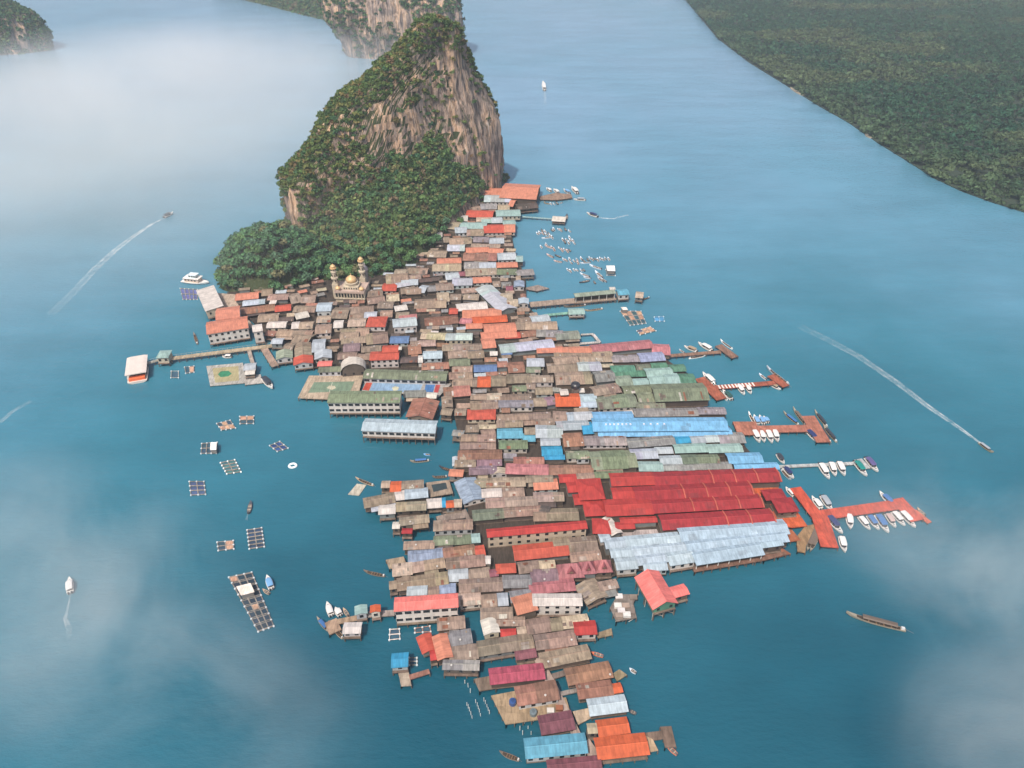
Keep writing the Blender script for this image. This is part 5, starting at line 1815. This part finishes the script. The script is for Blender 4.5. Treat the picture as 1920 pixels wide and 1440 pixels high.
# ------------------------------------------------------------------ fish-farm rafts
def raft(px, nx, ny, label, col=(150, 140, 130), floatc=(196, 202, 204), netc=(62, 88, 104), hut=None, planks=0, netk=1.0):
    """px: four corners in the photo, in order"""
    Wd = [ground(x, y, .4) for x, y in px]; c = sum(Wd, Vector()) / 4; c.z = 0
    r = empty('fish_raft', c); tag(r, label, 'fish raft', 'floating fish-farm rafts')
    at = lambda u, v: Wd[0].lerp(Wd[1], u).lerp(Wd[3].lerp(Wd[2], u), v) - c
    fr = MB()
    for i in range(nx + 1): 
        for o_ in (-.012, .012): fr.tube(at(min(1, max(0, i / nx + o_)), 0), at(min(1, max(0, i / nx + o_)), 1), .13, .13, 4)
    for j in range(ny + 1):
        for o_ in (-.012, .012): fr.tube(at(0, min(1, max(0, j / ny + o_))), at(1, min(1, max(0, j / ny + o_))), .13, .13, 4)
    fr.build('frame', 'deck', r, srgb(*col))
    for i in range(nx + 1):
        for j in range(ny + 1):
            if (i in (0, nx) or j in (0, ny)):
                p = at(i / nx, j / ny); MB().lathe([(.24, .0), (.33, .12), (.33, .5), (.22, .6)], p.x, p.y, 8).build('float', 'paint', r, srgb(*floatc))
    for i in range(nx):
        for j in range(ny):
            q = [at((i + a) / nx, (j + b_) / ny) for a, b_ in ((.1, .1), (.9, .1), (.9, .9), (.1, .9))]
            full = rng.random() < planks
            MB().prism([(p.x, p.y) for p in q], .1, .46 if full else .14).build('plank_floor' if full else 'net', 'deck' if full else 'net', r, jitter(srgb(190, 150, 124)) if full else jitter(srgb(*netc), .2))
    if hut:
        u, v, wu, wv, cc_ = hut
        q = [at(u + a, v + b_) for a, b_ in ((-wu, -wv), (wu, -wv), (wu, wv), (-wu, wv))]; cq = sum(q, Vector()) / 4
        wq = [cq + (p - cq) * .85 for p in q]
        hw = MB().prism([(p.x, p.y) for p in wq], .4, 2.6).build('hut', 'wall', r, srgb(120, 116, 112))
        MB().prism([(p.x, p.y) for p in q], 2.6, 2.75).build('roof', 'roofclean', hw, srgb(*cc_))
    return r
Q5 = lambda s: pts(340, 740, s, 6.4)
raft(Q5('425 345 585 305 650 400 480 425'), 3, 2, 'raft almost covered with reddish planks, left of the water below the court deck', planks=.8)
raft(Q5('700 260 870 255 865 345 705 348'), 2, 2, 'small raft with planked left half beside the reddish raft', planks=.4)
raft(Q5('245 585 430 570 420 700 235 705'), 3, 2, 'dark-netted raft carrying a small white-roofed hut', hut=(.88, .75, .2, .35, (232, 226, 220)))
raft(Q5('470 815 640 780 715 925 545 950'), 2, 4, 'bare frame raft with see-through water cells and white floats', netc=(70, 112, 116), floatc=(240, 244, 240))
raft(Q5('1060 610 1180 560 1280 640 1150 680'), 2, 2, 'small blue-netted raft turned cornerwise, right of the others', netc=(52, 76, 120))
raft(Q5('95 1040 270 1040 290 1195 115 1205'), 2, 3, 'square dark-netted raft nearest the left edge of the photo', netc=(70, 86, 120))
raft(pts(380, 980, '130 175 275 160 280 235 140 250'), 2, 2, 'small tan plank raft left of the tall ladder-like raft', planks=.5)
raft(pts(380, 980, '400 65 530 45 555 215 420 235'), 2, 5, 'tall ladder-like raft of narrow dark cells with white floats', netc=(58, 78, 100))
raft(pts(380, 980, '235 490 380 450 500 860 480 900'), 2, 7, 'largest raft, long dark double row of pens with a cream-roofed hut', netc=(44, 62, 76), hut=(.75, .38, .42, .10, (226, 212, 198))) if False else None
raft(pts(380, 980, '235 490 440 445 640 930 500 980'), 3, 9, 'largest raft, a long dark run of pens with a cream-roofed hut', netc=(44, 62, 76), hut=(.40, .36, .34, .085, (230, 216, 202)), planks=.08)
raft(pts(220, 480, '485 1035 550 1035 550 1095 482 1095'), 1, 1, 'tiny single-cell raft below the railed walkway, nearest the ferry', col=(190, 184, 176))
raft(pts(220, 480, '605 1000 690 990 690 1045 615 1055'), 2, 1, 'tiny two-cell raft below the middle of the railed walkway', planks=.5)
raft(pts(220, 480, '565 290 720 300 720 390 590 390'), 4, 2, 'pale raft with blue-grey pens behind the long cream hall', netc=(96, 104, 150))
raft(Z64('1170 405 1420 405 1480 550 1290 575'), 4, 3, 'crowded raft with huts and clutter right of the long concrete pier', planks=.45, hut=(.15, .08, .13, .1, (226, 216, 206)), netc=(60, 90, 100))
raft(Z64('1370 640 1530 590 1600 640 1410 690'), 3, 2, 'pinkish plank raft in front of the crowded raft', planks=.6, netc=(90, 90, 110))
raft(Z64('1580 475 1690 470 1700 525 1590 525'), 2, 1, 'small blue skeleton raft right of the crowded raft', netc=(80, 140, 180), col=(130, 170, 200))
raft(pts(680, 1080, '245 480 330 475 335 565 240 575'), 1, 2, 'small two-pen raft moored left below the coral guest house', col=(214, 200, 190))
raft(pts(680, 1080, '415 735 488 735 488 800 415 800'), 1, 2, 'small square pen tied to the bright cyan house', col=(190, 184, 170))
raft(pts(680, 1080, '470 470 605 450 612 500 470 510'), 2, 1, 'dark pen frame tucked under the coral guest house corner', col=(170, 130, 116))
raft(pts(960, 330, '1125 1120 1230 1120 1240 1195 1140 1190', 6.4), 1, 1, 'pale-roofed floating hut right of the nearest moored boats', hut=(.5, .4, .48, .45, (226, 222, 218)))

# ------------------------------------------------------------------ wakes
def wake(rows, label_kind='stuff'):
    """rows: (px, py, half-width m, strength)"""
    V = []; F = []; Sx = []
    P = [ground(x, y, .05) for x, y, *_ in rows]; K = 6
    D = []
    for i in range(len(P)):
        a = P[max(0, i - 1)]; b_ = P[min(len(P) - 1, i + 1)]; d = (b_ - a).normalized(); D.append(Vector((-d.y, d.x, 0)))
    dense = []
    for i in range(len(P) - 1):
        for k in range(8):
            t = k / 8; r0, r1 = rows[i], rows[i + 1]
            dense.append((P[i].lerp(P[i + 1], t), D[i].lerp(D[i + 1], t), r0[2] + (r1[2] - r0[2]) * t, r0[3] + (r1[3] - r0[3]) * t))
    dense.append((P[-1], D[-1], rows[-1][2], rows[-1][3]))
    prof = [0, .9, .55, .45, .55, .9, 0]
    for p, d, w, s in dense:
        for k in range(K + 1):
            q = p + d * w * .62 * (2 * k / K - 1); V.append((q.x, q.y, .05)); Sx.append(s * .65 * prof[k])
    for i in range(len(dense) - 1):
        for k in range(K):
            a = i * (K + 1) + k; F.append((a, a + 1, a + K + 2, a + K + 1))
    me = bpy.data.meshes.new('wake_foam'); me.from_pydata(V, [], F); me.update()
    at = me.attributes.new('strength', 'FLOAT', 'POINT'); at.data.foreach_set('value', Sx)
    o = link('wake_foam', me, 'foam'); tag(o, kind='stuff'); return o
wake([(310, 408, .7, 1.3), (285, 420, 1.8, 1.5), (250, 443, 3.0, 1.25), (215, 470, 4.0, .9), (180, 502, 4.5, .55), (140, 545, 5, .3), (95, 590, 5.5, .14)])
wake([(1840, 832, .8, 1.1), (1800, 803, 1.9, 1.0), (1740, 762, 2.8, .8), (1680, 716, 3.4, .6), (1610, 668, 4.0, .42), (1550, 636, 4.6, .25), (1500, 612, 5, .1)])
wake([(1121, 407, .7, 1.0), (1130, 409, 1.3, 1.3), (1150, 410, 1.5, 1.2), (1165, 406, 1.4, 1.1), (1178, 403, 1.2, .8)])
wake([(1021, 170, .8, 1.0), (1022, 182, 1.8, .6), (1023, 198, 2.2, .2)])
wake([(132, 1114, .3, .5), (127, 1140, .6, .55), (122, 1160, 1.0, .8), (130, 1180, 1.6, .4), (128, 1200, 1.0, .1)])
wake([(0, 792, 2, .5), (25, 770, 2, .45), (58, 752, 2, .2)])
wake([(465, 962, .3, .6), (462, 975, .8, .2)])
SUN_EL, SUN_AZ, SUN, SKY, EXPO, HAZE = 58, 205, 3.0, 0.115, 0.45, 0.00012
# centre, half-axes, density, noise scale, seed, threshold of the wisps, turn
MIST = [
 ('m', ground(90, 1080, 90), (62, 34, 10), .062, 2.6, 3.1, (.40, .84), R(-35)),
 ('m', ground(330, 1330, 90), (50, 26, 10), .062, 2.6, 8.4, (.40, .84), R(-30)),
 ('m', ground(1880, 1040, 90), (50, 36, 10), .056, 2.5, 5.2, (.40, .84), R(20)),
 ('m', ground(1930, 1390, 90), (30, 24, 9), .09, 2.6, 12.7, (.36, .80), R(30)),
 ('m', ground(230, 190, 30), (360, 500, 34), .0140, .55, 21.3, (.18, .78), R(8)),
]
# ------------------------------------------------------------------ drifting low cloud between the viewer and the water
def mist(label, loc, size, dens, scale, seed, thr=(.42, .75), rot=0.0):
    m, nt, out = new_mat('mist_volume')
    pv = N(nt, 'ShaderNodeVolumePrincipled'); pv.inputs['Color'].default_value = (1.0, .965, .925, 1); pv.inputs['Anisotropy'].default_value = 0.0
    tc = nt.nodes.new('ShaderNodeTexCoord')
    n = noise_tex(nt, (scale * size[0] / 100, scale * size[1] / 100, scale * size[2] / 100), 'Object', 7, .64, 1.0, (seed, seed * .7, seed * 1.3))
    n.inputs['Distortion'].default_value = .45
    r = ramp(nt, [(thr[0], 0.0), (thr[1], 1.0)]); nt.links.new(n.outputs['Fac'], r.inputs['Fac'])
    ln = N(nt, 'ShaderNodeVectorMath', operation='LENGTH'); nt.links.new(tc.outputs['Object'], ln.inputs[0])
    mr = N(nt, 'ShaderNodeMapRange', interpolation_type='SMOOTHSTEP'); mr.inputs['From Min'].default_value = .12; mr.inputs['From Max'].default_value = .98; mr.inputs['To Min'].default_value = 1; mr.inputs['To Max'].default_value = 0
    nt.links.new(ln.outputs['Value'], mr.inputs['Value'])
    a = N(nt, 'ShaderNodeMath', operation='MULTIPLY'); nt.links.new(r.outputs['Color'], a.inputs[0]); nt.links.new(mr.outputs['Result'], a.inputs[1])
    b = N(nt, 'ShaderNodeMath', operation='MULTIPLY'); nt.links.new(a.outputs[0], b.inputs[0]); b.inputs[1].default_value = dens
    nt.links.new(b.outputs[0], pv.inputs['Density']); nt.links.new(pv.outputs['Volume'], out.inputs['Volume'])
    M['_mist'] = m
    bm = bmesh.new(); bmesh.ops.create_icosphere(bm, subdivisions=3, radius=1.0); me = bpy.data.meshes.new('mist_bank'); bm.to_mesh(me); bm.free()
    o = link('mist_bank', me, '_mist'); o.location = loc; o.scale = size; o.rotation_euler = (0, 0, rot)
    tag(o, kind='stuff'); return o
def air(px, py, z): return ground(px, py, z)
for args in MIST: mist(*args)

# even haze over the whole bay
m, nt, out = new_mat('haze_air'); M['_haze'] = m
pv = N(nt, 'ShaderNodeVolumePrincipled', Density=HAZE); pv.inputs['Color'].default_value = (.86, .93, 1.0, 1)
nt.links.new(pv.outputs['Volume'], out.inputs['Volume'])
tag(MB().box(-2600, 2600, -320, 3200, -2, 240).build('haze', '_haze'), kind='stuff')

# ------------------------------------------------------------------ daylight
w = bpy.data.worlds.new('World'); sc.world = w; w.use_nodes = True
nt = w.node_tree; bg = nt.nodes['Background']
sky = nt.nodes.new('ShaderNodeTexSky'); sky.sky_type = 'NISHITA'; sky.sun_disc = False
sky.sun_elevation = R(SUN_EL); sky.sun_rotation = R(SUN_AZ); sky.dust_density = 4.0; sky.ozone_density = 1.0; sky.air_density = 1.0
nt.links.new(sky.outputs['Color'], bg.inputs['Color']); bg.inputs['Strength'].default_value = SKY
ld = bpy.data.lights.new('sun', 'SUN'); ld.energy = SUN; ld.angle = R(1.5); ld.color = (1.0, .93, .84)
lo = bpy.data.objects.new('sun', ld); C.objects.link(lo)
# azimuth measured clockwise from +Y (away from the viewer), like the sky's
sd = Vector((math.sin(R(SUN_AZ)) * math.cos(R(SUN_EL)), math.cos(R(SUN_AZ)) * math.cos(R(SUN_EL)), math.sin(R(SUN_EL))))
lo.rotation_euler = sd.to_track_quat('Z', 'Y').to_euler()
sc.view_settings.view_transform = 'Standard'; sc.view_settings.look = 'None'; sc.view_settings.gamma = 1; sc.view_settings.exposure = EXPO
sc.render.engine = 'CYCLES'; cy = sc.cycles
cy.use_denoising = True; cy.max_bounces = 6; cy.volume_bounces = 2; cy.transparent_max_bounces = 12; cy.volume_step_rate = 2.0; cy.volume_max_steps = 128
# ------------------------------------------------------------------ names for every house, checked to fit one house only
ORD = ['first', 'second', 'third', 'fourth', 'fifth', 'sixth', 'seventh', 'eighth', 'ninth', 'tenth', 'eleventh', 'twelfth', 'thirteenth', 'fourteenth', 'fifteenth', 'sixteenth', 'seventeenth', 'eighteenth', 'nineteenth', 'twentieth']
LM = {}
for h in HOUSES:
    k = h.key if h.key in BUILDING else h.grp
    if k in BUILDING:
        LM.setdefault(k, []).append(h)
        if h.root.get('label') is None: tag(h.root, BUILDING[k][1], BUILDING[k][2])
for r in C.objects:
    if 'gx' in r.keys(): del r['gx']
marks = [(BUILDING[k][3], sum(h.px[0] for h in v) / len(v), sum(h.px[1] for h in v) / len(v), (max(h.px[0] for h in v) - min(h.px[0] for h in v)) / 2 + 20) for k, v in LM.items()]
marks += [('the mosque', 652, 535, 25)]
plainh = [h for h in HOUSES if not (h.key in BUILDING or h.grp in BUILDING)]
for h in plainh:
    def dist(m_): return math.hypot(max(0, abs(h.px[0] - m_[1]) - m_[3] * .8), (h.px[1] - m_[2]) * 1.6)
    m_ = min(marks, key=dist); dx, dy = h.px[0] - m_[1], h.px[1] - m_[2]
    if abs(dx) > m_[3] + 4 and abs(dx) > abs(dy) * 1.1: side = 'left of' if dx < 0 else 'right of'
    else: side = 'behind' if dy < 0 else 'in front of'
    h.where = (side, m_[0]); h.word = PAL[h.col][0]
    h.shape = {'h': 'hipped', 'a': 'vaulted', 'f': 'flat-topped', 'g': 'gabled' if not h.horiz else ''}[h.form]
    h.noun = 'shed' if getattr(h, 'shed', 0) else 'house'
    h.size = 'long' if h.L > 15 else ('small' if h.L < 5.6 else '')
    best = {}
    for o_ in HOUSES:
        if o_ is h: continue
        ax, ay = o_.px[0] - h.px[0], o_.px[1] - h.px[1]; d = math.hypot(ax, ay * 1.4)
        if d > 95: continue
        s = ('left' if ax < 0 else 'right') if abs(ax) > abs(ay) * 1.8 else (('behind' if ay < 0 else 'in front') if abs(ay) > abs(ax) * .9 else None)
        if s and (s not in best or d < best[s][0]): best[s] = (d, PAL[o_.col][0])
    h.nb = {k: v[1] for k, v in best.items()}
used = {}
def words_of(h, parts): return ' '.join(' '.join(p for p in parts if p).split())
left = list(plainh)
for h in plainh:
    base = (h.size, h.word, h.shape, h.noun)
    head = [h.size, h.word + '-roofed' , h.shape, h.noun, h.where[0], h.where[1]]
    same = [o_ for o_ in plainh if (o_.size, o_.word, o_.shape, o_.noun) == base and o_.where == h.where]
    lab = None
    if len(same) == 1: lab = words_of(h, head)
    else:
        TXT = {'left': 'a {} roof at its left', 'right': 'a {} roof at its right', 'behind': 'a {} roof behind', 'in front': 'a {} roof in front'}
        opts = [[k] for k in h.nb] + [[a, b_] for i, a in enumerate(h.nb) for b_ in list(h.nb)[i + 1:]]
        for op in opts:
            if sum(all(o_.nb.get(k) == h.nb[k] for k in op) for o_ in same) == 1:
                t = words_of(h, head) + ', ' + ' and '.join(TXT[k].format(h.nb[k]) for k in op)
                if len(t.split()) <= 16: lab = t; break
        if lab is None:
            s2 = sorted(same, key=lambda o_: o_.px[0]); i = s2.index(h)
            lab = words_of(h, head) + (', leftmost of ' + str(len(s2)) if i == 0 else (', rightmost of ' + str(len(s2)) if i == len(s2) - 1 else ', ' + ORD[min(i, 19)] + ' of ' + str(len(s2)) + ' from left'))
    if len(lab.split()) > 16: lab = lab.replace(' from left', '')
    h.label = lab; tag(h.root, lab, h.noun, 'stilt houses of the village' if h.noun == 'house' else 'low sheds between the village houses')
    used.setdefault(lab, []).append(h)
def plural_numbers(n): return ['no', 'one', 'two', 'three', 'four', 'five', 'six', 'seven', 'eight', 'nine', 'ten', 'eleven', 'twelve'][n] if n < 13 else str(n)
# boats
groups = {}
for b_ in BOATS:
    r, kindw, c, place, p, lab, kind = b_
    if lab: tag(r, lab, 'boat', None); continue
    groups.setdefault((kindw, c, place), []).append(b_)
for (kindw, c, place), lst in groups.items():
    lst.sort(key=lambda b_: b_[4][0])
    for i, b_ in enumerate(lst):
        cw_ = CAN[c][0]
        nm = {'speedboat': f'speedboat with {cw_} canopy', 'covered longtail boat': f'longtail boat with {cw_} canopy', 'small boat': f'{cw_} small boat', 'open longtail boat': f'{cw_} open longtail boat'}[kindw]
        t = nm + ' ' + place
        if len(lst) > 1: t += ', leftmost' if i == 0 else (', rightmost' if i == len(lst) - 1 else ', ' + ORD[i] + ' from left')
        tag(b_[0], t, 'boat', 'boats moored ' + place)
